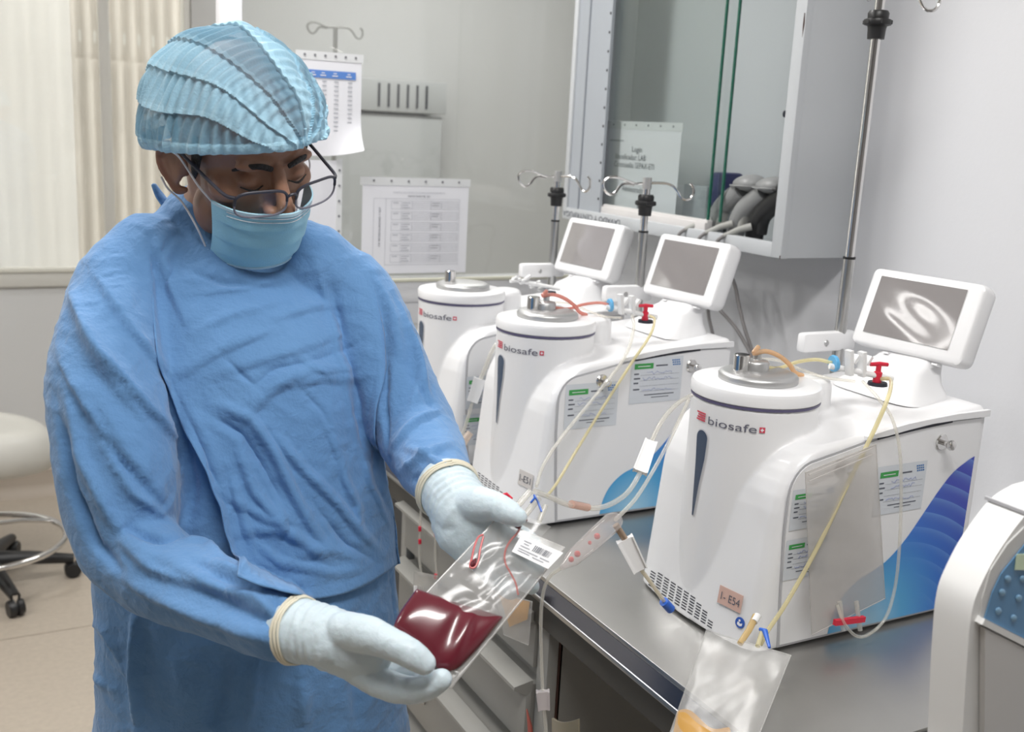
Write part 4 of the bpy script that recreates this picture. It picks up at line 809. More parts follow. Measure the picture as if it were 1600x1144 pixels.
# folds: (kind, amplitude mm, width px, points). R ridge, G groove, S step (raised on the left of travel)
FOLDS = [('S', 5, 18, [(135, 520), (175, 600), (230, 668)]), ('R', 5, 9, [(160, 690), (205, 770), (262, 812)]), ('G', 5, 8, [(150, 640), (190, 720), (240, 770)]), ('R', 4, 8, [(190, 900), (250, 935), (320, 960)]), ('R', 5, 8, [(350, 925), (400, 935), (440, 965)]), ('G', 4, 7, [(300, 880), (345, 905), (385, 915)]), ('G', 5, 9, [(232, 960), (236, 1040), (228, 1144)]), ('R', 4, 10, [(400, 1030), (396, 1090), (385, 1144)]), ('S', 4, 14, [(300, 640), (330, 700), (350, 760)]), ('R', 4, 7, [(470, 560), (500, 580), (560, 575)]), ('S', 4, 12, [(420, 500), (480, 482), (540, 475)]), ('G', 4, 7, [(540, 600), (560, 660), (566, 720)]), ('R', 3.5, 6, [(400, 720), (430, 780), (445, 820)]), ('G', 4, 7, [(500, 800), (540, 850), (590, 880)]),
 ('G', 9, 14, [(262, 600), (285, 680), (300, 760), (292, 830)]), ('G', 8, 10, [(292, 832), (250, 846), (212, 836), (190, 820)]), ('S', 9, 30, [(118, 470), (160, 560), (225, 640), (282, 690)]), ('S', 8, 30, [(96, 560), (140, 640), (205, 730), (262, 790)]),
 ('S', 6, 28, [(150, 430), (205, 520), (268, 590)]), ('R', 6, 14, [(112, 455), (150, 560), (190, 610)]), ('R', 7, 13, [(105, 610), (130, 720), (175, 810), (235, 870)]), ('G', 7, 11, [(90, 640), (112, 760), (150, 850), (200, 905)]), ('S', 8, 26, [(180, 840), (240, 890), (300, 912), (360, 925)]),
 ('R', 6, 12, [(215, 905), (300, 955), (380, 985), (445, 1003)]), ('G', 6, 10, [(240, 880), (320, 925), (400, 965), (452, 985)]), ('R', 6, 10, [(330, 880), (385, 905), (440, 940)]), ('G', 5, 8, [(428, 930), (436, 975), (428, 1012)]), ('G', 4, 7, [(446, 960), (440, 985)]), ('R', 5, 12, [(290, 842), (322, 850), (352, 880)]),
 ('S', 5, 24, [(240, 370), (262, 440), (300, 520)]), ('G', 3, 7, [(232, 360), (246, 430), (248, 500), (252, 580)]), ('G', 2.5, 5, [(270, 370), (248, 400), (240, 430)]),
 ('S', 4, 20, [(272, 590), (330, 556), (392, 528), (440, 512)]), ('S', 3.5, 18, [(300, 520), (370, 490), (450, 470)]), ('S', 4, 22, [(330, 590), (400, 565), (470, 545), (540, 520)]), ('G', 3.5, 7, [(396, 604), (430, 578), (500, 562), (580, 530)]), ('S', 3, 16, [(310, 460), (380, 452), (470, 430)]),
 ('G', 3, 7, [(300, 425), (350, 445), (420, 450)]), ('S', 5, 18, [(384, 650), (420, 612), (452, 590), (520, 570)]), ('G', 3, 6, [(352, 560), (382, 590), (400, 606)]), ('S', 4, 16, [(440, 600), (500, 592), (575, 590)]), ('R', 4, 8, [(500, 430), (522, 520), (542, 620), (556, 700)]), ('G', 4, 9, [(516, 440), (536, 530), (560, 620), (572, 690)]),
 ('R', 7, 9, [(342, 632), (392, 655), (424, 700), (452, 760), (478, 810), (506, 850)]), ('R', 6, 8, [(420, 668), (470, 730), (520, 780), (560, 830), (598, 868)]), ('G', 5, 9, [(330, 650), (380, 680), (410, 730), (440, 800)]), ('R', 5, 8, [(372, 700), (398, 770), (450, 830), (520, 880)]), ('S', 5, 16, [(350, 770), (420, 812), (470, 816)]),
 ('S', 5, 14, [(376, 830), (430, 826), (480, 850)]), ('R', 4, 6, [(400, 850), (440, 880), (520, 895), (570, 890)]), ('G', 4, 6, [(420, 800), (450, 822), (440, 850)]), ('R', 4, 7, [(560, 690), (572, 750), (600, 810), (630, 850)]), ('S', 4, 14, [(500, 640), (530, 720), (552, 800)]), ('G', 3.5, 6, [(582, 700), (580, 750), (606, 800)]), ('R', 4, 6, [(530, 740), (556, 790), (560, 830)]),
 ('G', 3, 6, [(470, 610), (500, 640), (520, 690)]), ('R', 4, 6, [(360, 740), (376, 790), (392, 850)]), ('S', 4, 12, [(460, 870), (500, 858), (560, 870)]),
 ('S', 7, 26, [(585, 430), (612, 500), (628, 580)]), ('G', 6, 8, [(598, 480), (604, 560), (600, 640), (608, 720)]), ('S', 5, 18, [(640, 520), (656, 590), (640, 650)]), ('R', 5, 9, [(618, 470), (650, 560), (672, 640)]), ('S', 6, 18, [(612, 700), (650, 660), (690, 640)]), ('S', 6, 16, [(625, 735), (670, 712), (706, 690)]), ('R', 5, 8, [(640, 700), (680, 720), (712, 742)]), ('G', 5, 7, [(640, 750), (676, 742), (700, 735)]), ('G', 4, 6, [(650, 600), (680, 650)]),
 ('G', 10, 12, [(190, 945), (196, 1020), (194, 1090), (196, 1144)]), ('R', 9, 12, [(214, 960), (212, 1050), (214, 1144)]), ('S', 10, 40, [(292, 985), (282, 1060), (262, 1144)]), ('G', 6, 20, [(350, 1010), (345, 1080), (330, 1144)]), ('R', 5, 16, [(470, 1060), (475, 1144)]), ('G', 5, 18, [(560, 960), (556, 1060), (560, 1144)]), ('R', 4, 12, [(520, 950), (545, 1040)]), ('G', 4, 12, [(612, 900), (622, 1000), (640, 1100)]), ('R', 6, 12, [(142, 900), (150, 1000), (165, 1100)]), ('S', 5, 20, [(130, 960), (170, 990), (190, 1040)]), ('R', 4, 10, [(140, 1050), (175, 1075)])]
def surf(px, py):
    d = Vector(ray(px, py)).normalized(); return GB.ray_cast(Vector(C0), d)
D = np.zeros(nv)
D += .0045*pnoise(P*9)+.0022*pnoise(P*np.array([26, 26, 15]))
rg = 1-np.abs(pnoise(P*np.array([20, 20, 28])+7))*3.2; D += .0016*np.clip(rg, 0, 1)**2-.0008*np.clip(1-np.abs(pnoise(P*34+3))*4, 0, 1)**2
for kind, amp, wp, pts in FOLDS:
    w_ = wp/1250.; S3 = []; 
    for i in range(len(pts)-1):
        for k in range(10):
            t = k/10; p, n_, ix, ds = surf(pts[i][0]*(1-t)+pts[i+1][0]*t, pts[i][1]*(1-t)+pts[i+1][1]*t)
            if p is not None and (not S3 or (p-S3[-1][0]).length < .06): S3.append((p, n_))
    if len(S3) < 4: continue
    Q = np.array([s[0] for s in S3]); QN = np.array([s[1] for s in S3]); Q[1:-1] = (Q[:-2]+Q[1:-1]+Q[2:])/3
    T = np.gradient(Q, axis=0); T /= np.linalg.norm(T, axis=1)[:, None]; lo, hi = Q.min(0)-w_*4, Q.max(0)+w_*4
    idx = np.where(((P > lo) & (P < hi)).all(1))[0]; Pi = P[idx]; best = np.full(len(idx), 9.); bi = np.zeros(len(idx), int)
    for q in range(len(Q)):
        dd = np.linalg.norm(Pi-Q[q], axis=1); mk = dd < best; best[mk] = dd[mk]; bi[mk] = q
    dlt = Pi-Q[bi]; al = (dlt*T[bi]).sum(1); perp = np.sqrt(np.maximum(0, best**2-al**2)); sg = np.sign((np.cross(QN[bi], T[bi])*dlt).sum(1)); endf = np.sin(np.clip((bi+.6)/len(Q), 0, 1)*math.pi)**.6
    tail = np.exp(-(np.maximum(0, np.abs(al)-.008)/.01)**2)*endf*(np.clip((Nn[idx]*QN[bi]).sum(1), 0, 1))
    a_ = amp*.0017
    if kind == 'R': D[idx] += a_*np.exp(-(perp/(w_*.75))**2)*tail
    elif kind == 'G': D[idx] -= a_*np.exp(-(perp/(w_*.75))**2)*tail
    else: D[idx] += a_*np.where(sg < 0, np.exp(-(perp/.0045)**2), np.exp(-perp/(w_)))*tail
P2 = P+Nn*D[:, None]; gm.vertices.foreach_set('co', P2.ravel()); gm.update()
GOWN = mat('blue_cotton', (.115, .285, .60), .92, sheen=.25, bump=.18, bscale=150, spec=.15); nt = GOWN.node_tree; N = nt.nodes; L = nt.links.new
tcn = [n for n in N if n.type == 'TEX_COORD'][0]; n2 = N.new('ShaderNodeTexNoise'); n2.inputs['Scale'].default_value = 6; n2.inputs['Detail'].default_value = 7; L(tcn.outputs['Object'], n2.inputs[0])
mx = N.new('ShaderNodeMix'); mx.data_type = 'RGBA'; mx.inputs['A'].default_value = (.105, .235, .46, 1); mx.inputs['B'].default_value = (.150, .305, .55, 1); L(n2.outputs[0], mx.inputs['Factor']); L(mx.outputs['Result'], N['Principled BSDF'].inputs['Base Color'])
n3 = N.new('ShaderNodeTexNoise'); n3.inputs['Scale'].default_value = 34; n3.inputs['Detail'].default_value = 3; n3.inputs['Distortion'].default_value = 1.2; L(tcn.outputs['Object'], n3.inputs[0])
b2 = N.new('ShaderNodeBump'); b2.inputs['Strength'].default_value = .35; b2.inputs['Distance'].default_value = .006; L(n3.outputs[0], b2.inputs['Height']); b1 = [n for n in N if n.type == 'BUMP' and n != b2][0]; L(b2.outputs[0], b1.inputs['Normal'])
obj('gown', gm, GOWN, person)
GB = BVHTree.FromPolygons([Vector(p) for p in P2], [p.vertices for p in gm.polygons])
# ---- reinforced front panel, a second layer of cloth with hemmed edges
def cur(pts):
    c_ = spline([Vector((x, y, 0)) for x, y in pts], 10)
    l_ = [0]
    for i in range(1, len(c_)): l_.append(l_[-1]+(c_[i]-c_[i-1]).length)
    return lambda t: (float(np.interp(t*l_[-1], l_, [q.x for q in c_])), float(np.interp(t*l_[-1], l_, [q.y for q in c_])))
LC = cur([(238, 440), (240, 510), (252, 588), (298, 675), (340, 775), (362, 855), (386, 903)]); RC = cur([(580, 430), (596, 500), (602, 565), (590, 645), (594, 720), (608, 790), (640, 858)])
def panel(u, v):
    a, b_ = LC(v), RC(v); x, y = a[0]*(1-u)+b_[0]*u, a[1]*(1-u)+b_[1]*u; y += 52*math.sin(math.pi*u)**.8*v**4*(1.0); return x, y
NU, NV = 150, 150; V = []; last = None
for j in range(NV+1):
    v = j/NV
    for i in range(NU+1):
        u = i/NU; p, n_, _, _ = surf(*panel(u, v))
        if p is None: p, n_ = last
        last = (p, n_)
        eL, eR, eB = math.exp(-u/.05), math.exp(-(1-u)/.04), math.exp(-(1-v)/.05)
        up = min(1, max(0, v-.02)/.25); lf = -.0015+.0050*up+.018*eL*max(0, min(1, (v-.28)*3))+.007*eR*max(0, min(1, (v-.3)*3))+.005*eB
        for q, w_ in ((u*360, 1), ((1-u)*360, 1), ((1-v)*440, 1)):
            if v > .3: lf -= .0016*math.exp(-((q-13)/2.2)**2)
        V.append(p-Vector(ray(*panel(u, v))).normalized()*lf*.6+n_*lf*.5)
A3 = np.array(V).reshape(NV+1, NU+1, 3)
for _ in range(2): A3[1:-1, 1:-1] = (A3[1:-1, 1:-1]*2+A3[:-2, 1:-1]+A3[2:, 1:-1]+A3[1:-1, :-2]+A3[1:-1, 2:])/6
for _ in range(14):
    for c_ in (0, 1, -1, -2): A3[1:-1, c_] = (A3[1:-1, c_]*2+A3[:-2, c_]+A3[2:, c_])/4
    for c_ in (-1, -2): A3[c_, 1:-1] = (A3[c_, 1:-1]*2+A3[c_, :-2]+A3[c_, 2:])/4
mb = MB(); mb.add([tuple(p) for p in A3.reshape(-1, 3)], [(j*(NU+1)+i, j*(NU+1)+i+1, (j+1)*(NU+1)+i+1, (j+1)*(NU+1)+i) for j in range(NV) for i in range(NU)])
me = mb.mesh('front_panel'); obj('front_panel', modified(me, [('SOLIDIFY', dict(thickness=.0018, offset=0))]), GOWN, person)
# collar and neck tie
def neckring(k, lift, r_):
    a = 2*math.pi*k; c_ = NB+Vector((0, 0, .012))-FRONT*.012; return c_+SIDE*math.cos(a)*(.080+r_)-FRONT*math.sin(a)*(.076+r_)+Vector((0, 0, lift+.038*math.sin(a)-.004))
mb = MB().grid(lambda u, v: neckring(u, .012+.030*(v-.5), .004-.010*v), 64, 4, True); obj('collar', modified(mb.mesh(), [('SOLIDIFY', dict(thickness=.004, offset=0))]), GOWN, person)
mb = MB(); loft(mb, [at(262, 322, d=1.42), at(250, 306, d=1.42), at(241, 290, d=1.42)], [(.010, .005), (.009, .004), (.005, .003)]); obj('neck_tie', mb, GOWN, person)
# trousers and shoes (below the frame)
TR = mat('scrub_trousers', (.05, .09, .2), .9); SHM = mat('white_clog', (.7, .7, .7), .5)
for a_ in FEET:
    b = MB(); loft(b, [a_+Vector((0, 0, .55)), a_+Vector((0, 0, .3)), a_+Vector((0, 0, .0))], [.085, .075, .065], n=24); obj('trouser_leg', b, TR, person)
    b = MB(); loft(b, [a_+Vector((0, .03, -.045)), a_+FRONT*.06+Vector((0, 0, -.05)), a_+FRONT*.15+Vector((0, 0, -.058))], [(.042, .042), (.045, .036), (.038, .030)], side=SIDE, n=20); obj('shoe', b, SHM, person)
# ---- gloves
GLV = mat('latex_glove', (.58, .68, .73), .42, bump=.22, bscale=70, sss=.05, var=.04, vscale=20, spec=.35); BEAD = mat('glove_bead', (.72, .68, .55), .5)
def A_(l): return [at(x, y, d=d) for x, y, d in l]
b = MB()   # right hand: thumb above, index curled under the lower corner of the bag, the others behind it
loft(b, A_([(458, 984, 1.092), (492, 990, 1.078), (520, 998, 1.070)]), [(.0335, .0335), (.031, .030), (.031, .028)], n=24)
loft(b, A_([(515, 1000, 1.072), (550, 1012, 1.066), (580, 1026, 1.068)]), [(.032, .027), (.035, .024), (.032, .021)], side=cv(.35, 1, .35), n=24)
loft(b, A_([(535, 985, 1.058), (575, 992, 1.040), (615, 1008, 1.030), (645, 1024, 1.026), (662, 1036, 1.026)]), [.019, .0185, .0152, .0142, .0118], n=20)
loft(b, A_([(555, 1040, 1.072), (598, 1069, 1.062), (640, 1079, 1.052), (671, 1073, 1.044), (689, 1062, 1.040)]), [.0175, .0150, .0135, .0124, .0112], n=20)
loft(b, A_([(560, 1044, 1.098), (606, 1070, 1.096), (650, 1079, 1.086), (684, 1066, 1.074)]), [.0165, .0152, .0140, .0115], n=18)
loft(b, A_([(560, 1030, 1.118), (608, 1050, 1.126), (652, 1060, 1.120), (684, 1056, 1.106)]), [.0155, .0145, .0132, .011], n=18)
loft(b, A_([(556, 1014, 1.128), (598, 1028, 1.146), (634, 1038, 1.148), (660, 1040, 1.138)]), [.014, .0128, .0115, .010], n=18)
def glove_finish(m_, w0, w1, amp=.0006):
    n_ = len(m_.vertices); Q = np.empty(n_*3); m_.vertices.foreach_get('co', Q); Q = Q.reshape(-1, 3); NQ = np.empty(n_*3); m_.vertices.foreach_get('normal', NQ); NQ = NQ.reshape(-1, 3)
    Q = Q+NQ*(amp*pnoise(Q*55)+amp*.7*np.clip(1-np.abs(pnoise(Q*np.array([60, 60, 25])))*5, 0, 1))[:, None]; ax_ = np.array((w1-w0).normalized()); s_ = (Q-np.array(w0))@ax_; env = np.clip(1-np.abs(s_-.028)/.034, 0, 1)
    Q = Q+NQ*(.0011*env*np.sin(s_/.0016+3*pnoise(Q*40)))[:, None]; m_.vertices.foreach_set('co', Q.ravel()); return m_
obj('glove', glove_finish(remesh(b, .0017, 5), at(458, 984, d=1.092), at(492, 990, d=1.078)), GLV, person, label='pale latex glove on his right hand, pinching the bag bottom')
def bead(c, ax, r1, r2, side):
    c = Vector(c); ax = Vector(ax).normalized(); s_ = Vector(side); u = (s_-ax*s_.dot(ax)).normalized(); w_ = ax.cross(u); mb = MB()
    for k, (dx, sc) in enumerate(((0, 1), (.004, .99), (.0075, .98))): mb.tube([c+ax*(dx+.001*math.sin(j*.7+k))+u*r1*sc*math.cos(j*.19635)+w_*r2*sc*math.sin(j*.19635) for j in range(33)], .0019-.0003*k, 8, cap=False)
    return mb
a0, a1 = A_([(461, 984, 1.092), (492, 990, 1.078)]); obj('glove_bead', bead(a0, a1-a0, .0348, .0348, (0, 0, 1)), BEAD, person)
b = MB()   # left hand, palm up behind the bag, thumb on top
loft(b, A_([(699, 764, 1.238), (712, 783, 1.215), (722, 800, 1.200)]), [(.036, .036), (.035, .034), (.036, .032)], n=24)
loft(b, A_([(718, 795, 1.202), (735, 822, 1.192), (752, 848, 1.188)]), [(.038, .026), (.043, .024), (.036, .018)], side=cv(1, .35, .2), n=24)
loft(b, A_([(728, 790, 1.190), (752, 788, 1.172), (778, 793, 1.158), (798, 803, 1.148), (808, 808, 1.145)]), [.021, .0195, .0155, .0135, .0108], n=20)
for i, (q, r_) in enumerate((([(760, 822, 1.190), (795, 832, 1.196), (816, 840, 1.192), (832, 850, 1.184)], .0135), ([(758, 840, 1.194), (796, 862, 1.202), (820, 876, 1.198), (836, 888, 1.188)], .0138), ([(750, 856, 1.196), (784, 886, 1.204), (812, 904, 1.200), (830, 916, 1.190)], .0128), ([(738, 862, 1.196), (762, 894, 1.202), (784, 914, 1.200), (798, 926, 1.192)], .0112))):
    loft(b, A_(q), [r_*1.08, r_, r_*.92, r_*.78], n=18)
obj('glove', glove_finish(remesh(b, .0017, 5), at(699, 764, d=1.238), at(712, 783, d=1.215)), GLV, person, label='pale latex glove on his left hand, thumb over the bag top')
a0, a1 = A_([(699, 764, 1.238), (712, 783, 1.215)]); obj('glove_bead', bead(a0, a1-a0, .038, .038, (0, 0, 1)), BEAD, person)
# ================================================================ BAGS, TUBES, CLAMPS
def pts_d(l): return [at(x, y, d=d) for x, y, d in l]
RED = mat('blood_red', (.115, .010, .020), .25, coat=.4, var=.12, vscale=30); REDF = mat('blood_film', (.55, .06, .06), .35); WC = mat('clamp_white', (.76, .76, .76), .4)
AMB = clear('amber_tube', (.95, .75, .5), .62, (.85, .62, .42), .12); BF = clear('bag_film', (.975, .975, .975), .26, (.76, .75, .73), .20, bump=.22, bscale=16); BFS = clear('frosted_bag_film', (.95, .94, .93), .40, (.72, .70, .68), .22, bump=.35, bscale=18, tl=.3)
def coons(mb, fn, left, right, nu, nv): return mb
# ---- the bag in his hands
TL, TR, BRt, BL = at(775, 812, d=1.165), at(882, 856, d=1.165), at(704, 1074, d=1.055), at(610, 985, d=1.075)
pc = (TL+TR+BRt+BL)/4; pn = (TR-BL).cross(TL-BRt).normalized()
if pn.dot(Vector(C0)-pc) < 0: pn = -pn
def bp(px, py, h=0):
    r_ = Vector(ray(px, py)); t = (pc-Vector(C0)).dot(pn)/r_.dot(pn); return Vector(C0)+r_*t+pn*h
hb = thing('blood_bag', 'clear plastic bag, a third full of dark red blood, held in both gloved hands', 'blood bag', tuple(pc))
def quad(q, u, v):
    a, b_, c_, d_ = q; return (a[0]*(1-u)*(1-v)+b_[0]*u*(1-v)+c_[0]*u*v+d_[0]*(1-u)*v, a[1]*(1-u)*(1-v)+b_[1]*u*(1-v)+c_[1]*u*v+d_[1]*(1-u)*v)
HQ = [(775, 812), (882, 856), (704, 1076), (610, 985)]
def bulge(u, v): return .0085*max(0, math.sin(math.pi*min(1, max(0, (u-.04)/.92))))**.6*max(0, math.sin(math.pi*min(1, max(0, (v-.07)/.86))))**.6
for s_, nm in ((1, 'front_film'), (-1, 'back_film')):
    def fn(u, v):
        x, y = quad(HQ, u, v); h = bulge(u, v); cr = .0022*math.sin(u*7+v*5)+.0026*float(noise.noise(Vector((u*4, v*7, s_*3.1)))); return bp(x, y, s_*(.0006+h*(.75 if v < .5 else 1.0)+abs(cr)*min(1, h*300)+(.0016 if s_ > 0 else 0)))
    obj(nm, MB().grid(fn, 40, 60), BF, hb)
top = [(650, 921), (672, 930), (692, 937), (715, 946), (740, 953), (765, 960), (786, 965)]; bot = [(649, 923), (620, 966), (619, 992), (660, 1030), (700, 1052), (738, 1024), (785, 967)]
tc_ = spline([Vector((*p, 0)) for p in top], 6); bc_ = spline([Vector((*p, 0)) for p in bot], 6)
def bl(side_):
    def fn(u, v):
        k = u*(len(tc_)-1); i = min(int(k), len(tc_)-2); f_ = k-i; a = tc_[i].lerp(tc_[i+1], f_); b_ = bc_[i].lerp(bc_[i+1], f_); p = a.lerp(b_, v); h = (.0165 if side_ > 0 else .0085)*max(0, math.sin(math.pi*u))**.35*max(0, math.sin(math.pi*min(1, v*.97+.015)))**.32
        fo = .0022*math.exp(-((u-.66)/.05)**2)*math.sin(math.pi*v)-.0018*math.exp(-((u-.56)/.05)**2)*math.sin(math.pi*v); return bp(p.x, p.y, side_*h+fo*(side_ > 0))
    return fn
mb = MB().grid(bl(1), 60, 36); mb.grid(bl(-1), 60, 36); obj('blood', modified(mb.mesh(), [('WELD', dict(merge_threshold=.0003))]), RED, hb)
mb = MB()
for (a, b_) in (((775, 812), (610, 985)), ((882, 856), (704, 1076)), ((775, 812), (882, 856)), ((610, 985), (704, 1076))): mb.tube([bp(*a, .0005), bp((a[0]+b_[0])/2, (a[1]+b_[1])/2, .0005), bp(*b_, .0005)], .0007, 6)
obj('welded_seam', mb, BFS, hb)
lab = [(811, 843), (876, 871), (852, 896), (796, 869)]
def lp(u, v, h): x, y = quad(lab, u, v); return bp(x, y, .0125+h)
obj('label_sticker', MB().grid(lambda u, v: lp(u, v, 0), 6, 4), mat('label_white', (.82, .82, .83), .45), hb)
rr_ = random.Random(5)
x = .40
while x < .80: w_ = rr_.choice((.008, .014, .02)); obj('barcode_bar', MB().add([lp(x, .22, .0006), lp(x+w_, .22, .0006), lp(x+w_, .55, .0006), lp(x, .55, .0006)], [(0, 1, 2, 3)]), INK, hb, smooth=False); x += w_+rr_.choice((.012, .02))
for (u0, v0, u1) in ((.12, .2, .3), (.15, .34, .28), (.1, .5, .34), (.1, .66, .6), (.1, .78, .42), (.66, .66, .9), (.5, .80, .8)): obj('printed_line', MB().add([lp(u0, v0, .0006), lp(u1, v0, .0006), lp(u1, v0+.05, .0006), lp(u0, v0+.05, .0006)], [(0, 1, 2, 3)]), INKG, hb, smooth=False)
mb = MB(); mb.tube([bp(x, y, .0128) for x, y in [(q.x, q.y) for q in spline([Vector((*p, 0)) for p in ((752, 843), (744, 847), (738, 862), (734, 880), (731, 893), (738, 894), (744, 884), (747, 866), (752, 846))], 4)]], .0011, 6); obj('blood_streak', mb, REDF, hb)
mb = MB(); mb.tube([bp(732, 892, .0125), bp(736, 888, .0128), bp(741, 880, .0125)], [.002, .0035, .001], 8); obj('blood_drop', mb, RED, hb)
mb = MB(); mb.tube(spline([bp(*p, .0122) for p in ((812, 822), (806, 838), (794, 852), (786, 868), (786, 886), (794, 902), (802, 918), (806, 936))], 5), .0011, 6); obj('inner_tube', mb, clear('pink_tube', (.95, .7, .68), .55, (.72, .32, .30), .2), hb)
for (x, y, r_) in ((779, 816, .0035), (806, 829, .0042), (816, 820, .0034)): obj('blood_spot', ell(MB(), bp(x, y, .012), (Vector((r_, 0, 0)), Vector((0, r_, 0)), Vector((0, 0, r_*.7))), 12), RED, hb)
obj('port_flap', MB().grid(lambda u, v: bp(*quad([(790, 792), (862, 822), (838, 846), (786, 816)], u, v), -.003-.002*math.sin(u*6)), 12, 6), BF, hb)
mb = MB(); q = [(690, 1046), (716, 1052), (700, 1072), (680, 1060)]; mb.tube([bp(*p, .002) for p in q+q[:1]], .0010, 6); obj('hanging_hole', mb, WC, hb)
for (a, b_, r_) in (((800, 800), (828, 768), .0038), ((818, 808), (842, 778), .0036), ((842, 815), (852, 790), .003)): mb = MB().tube([bp(*a, .0), bp(*b_, .0)], r_, 12); obj('port_tube', mb, TUBE, hb)
obj('red_clip', MB().tube([bp(x, y, .006) for x, y in ((780, 779), (790, 776), (797, 782), (790, 788), (781, 784), (780, 779))], .0022, 8), REDP, hb, label='small red clip')
obj('blue_clip', MB().tube([bp(x, y, .004) for x, y in ((828, 788), (834, 781), (833, 775), (839, 786), (845, 802))], .0012, 8), BLUEP, hb, label='thin blue clip')
# ---- line from the bag to the drip chamber and the nearest machine
ts = thing('tubing_set', 'clear branching tubing with drip chamber running from the held bag to the nearest machine', 'tubing', tuple(at(905, 790, d=1.25)))
obj('main_tube', MB().tube(spline(pts_d([(836, 768, 1.168), (858, 776, 1.2), (885, 788, 1.24), (905, 791, 1.27), (932, 794, 1.30), (958, 786, 1.34), (982, 768, 1.38), (1001, 738, 1.40)]), 8), .0034, 12), TUBE, ts)
obj('y_connector', MB().tube(pts_d([(893, 788, 1.25), (918, 793, 1.285)]), .0050, 12), clear('pink_connector', (.95, .85, .8), .5, (.75, .5, .42), .15), ts)
obj('upper_tube', MB().tube(spline(pts_d([(1018, 690, 1.42), (1030, 665, 1.44), (1045, 644, 1.46), (1062, 628, 1.49), (1080, 618, 1.52)]), 6), .0032, 12), TUBE, ts)
def clampbox(parent, a, b_, wd, th, mt, name='slide_clamp', lab_=None):
    a = Vector(a); b_ = Vector(b_); d = (b_-a).normalized(); vw = (Vector(C0)-a).normalized(); s_ = d.cross(vw).normalized(); n_ = s_.cross(d); mb = MB()
    mb.prism([a-s_*wd/2-n_*th/2, a+s_*wd/2-n_*th/2, b_+s_*wd*.42-n_*th/2, b_-s_*wd*.42-n_*th/2], n_*th); 
    for e in (-1, 1): mb.bar(a+s_*e*wd*.5, b_+s_*e*wd*.42, .002, th*1.5, up=n_)
    kw = {'label': lab_} if lab_ else {}
    return obj(name, mb, mt, parent, smooth=False, **kw)
clampbox(ts, at(1000, 738, d=1.40), at(1017, 690, d=1.42), .018, .009, WC, lab_='white roller clamp')
obj('second_tube', MB().tube(spline(pts_d([(1076, 625, 1.50), (1045, 690, 1.42), (1018, 740, 1.38), (994, 778, 1.34), (972, 802, 1.31), (962, 812, 1.29)]), 6), .0026, 12), TUBE, ts)
CH = clear('chamber_plastic', (.97, .96, .96), .25, (.85, .8, .78), .08); a, b_ = at(962, 812, d=1.29), at(886, 880, d=1.20); d_ = (b_-a)
obj('drip_chamber', MB().tube([a-d_*.03, a, a+d_*.08, a+d_*.5, a+d_*.9, b_, b_+d_*.10], [.005, .010, .0125, .0115, .0095, .006, .003], 20), CH, ts)
for t_, r_ in ((.80, .004), (.92, .0035), (.40, .004), (.55, .0025)): obj('blood_fleck', ell(MB(), a+d_*t_, (Vector((r_, 0, 0)), Vector((0, r_, 0)), Vector((0, 0, r_))), 8), REDF, ts)
obj('lower_tube', MB().tube(spline(pts_d([(876, 888, 1.19), (858, 902, 1.19), (848, 930, 1.20), (845, 975, 1.22), (846, 1030, 1.24), (848, 1078, 1.25)]), 6), .0022, 10), TUBE, ts)
clampbox(ts, at(848, 1080, d=1.25), at(850, 1108, d=1.25), .014, .010, clear('clear_clamp', (.95, .93, .93), .6, (.75, .70, .70), .2), lab_='clear pinch clamp'); obj('tube_tail', MB().tube(pts_d([(850, 1108, 1.25), (853, 1140, 1.255), (852, 1180, 1.26)]), .0026, 10), TUBE, ts)
obj('metal_joint', MB().tube(pts_d([(962, 820, 1.28), (976, 842, 1.285)]), .0042, 12), mat('bronze_joint', (.36, .27, .2), .35, .6), ts)
clampbox(ts, at(976, 842, d=1.285), at(1000, 890, d=1.29), .020, .010, WC, lab_='white roller clamp')
obj('cream_tube', MB().tube(spline(pts_d([(1000, 888, 1.29), (1018, 912, 1.31), (1032, 932, 1.34), (1040, 942, 1.355)]), 6), .0026, 10), clear('cream_tube', (.97, .95, .9), .7, (.8, .74, .6), .2), ts)
obj('blue_cap', MB().tube(pts_d([(1037, 940, 1.35), (1048, 952, 1.36)]), .0062, 14), BLUEP, ts, label='bright blue end cap')
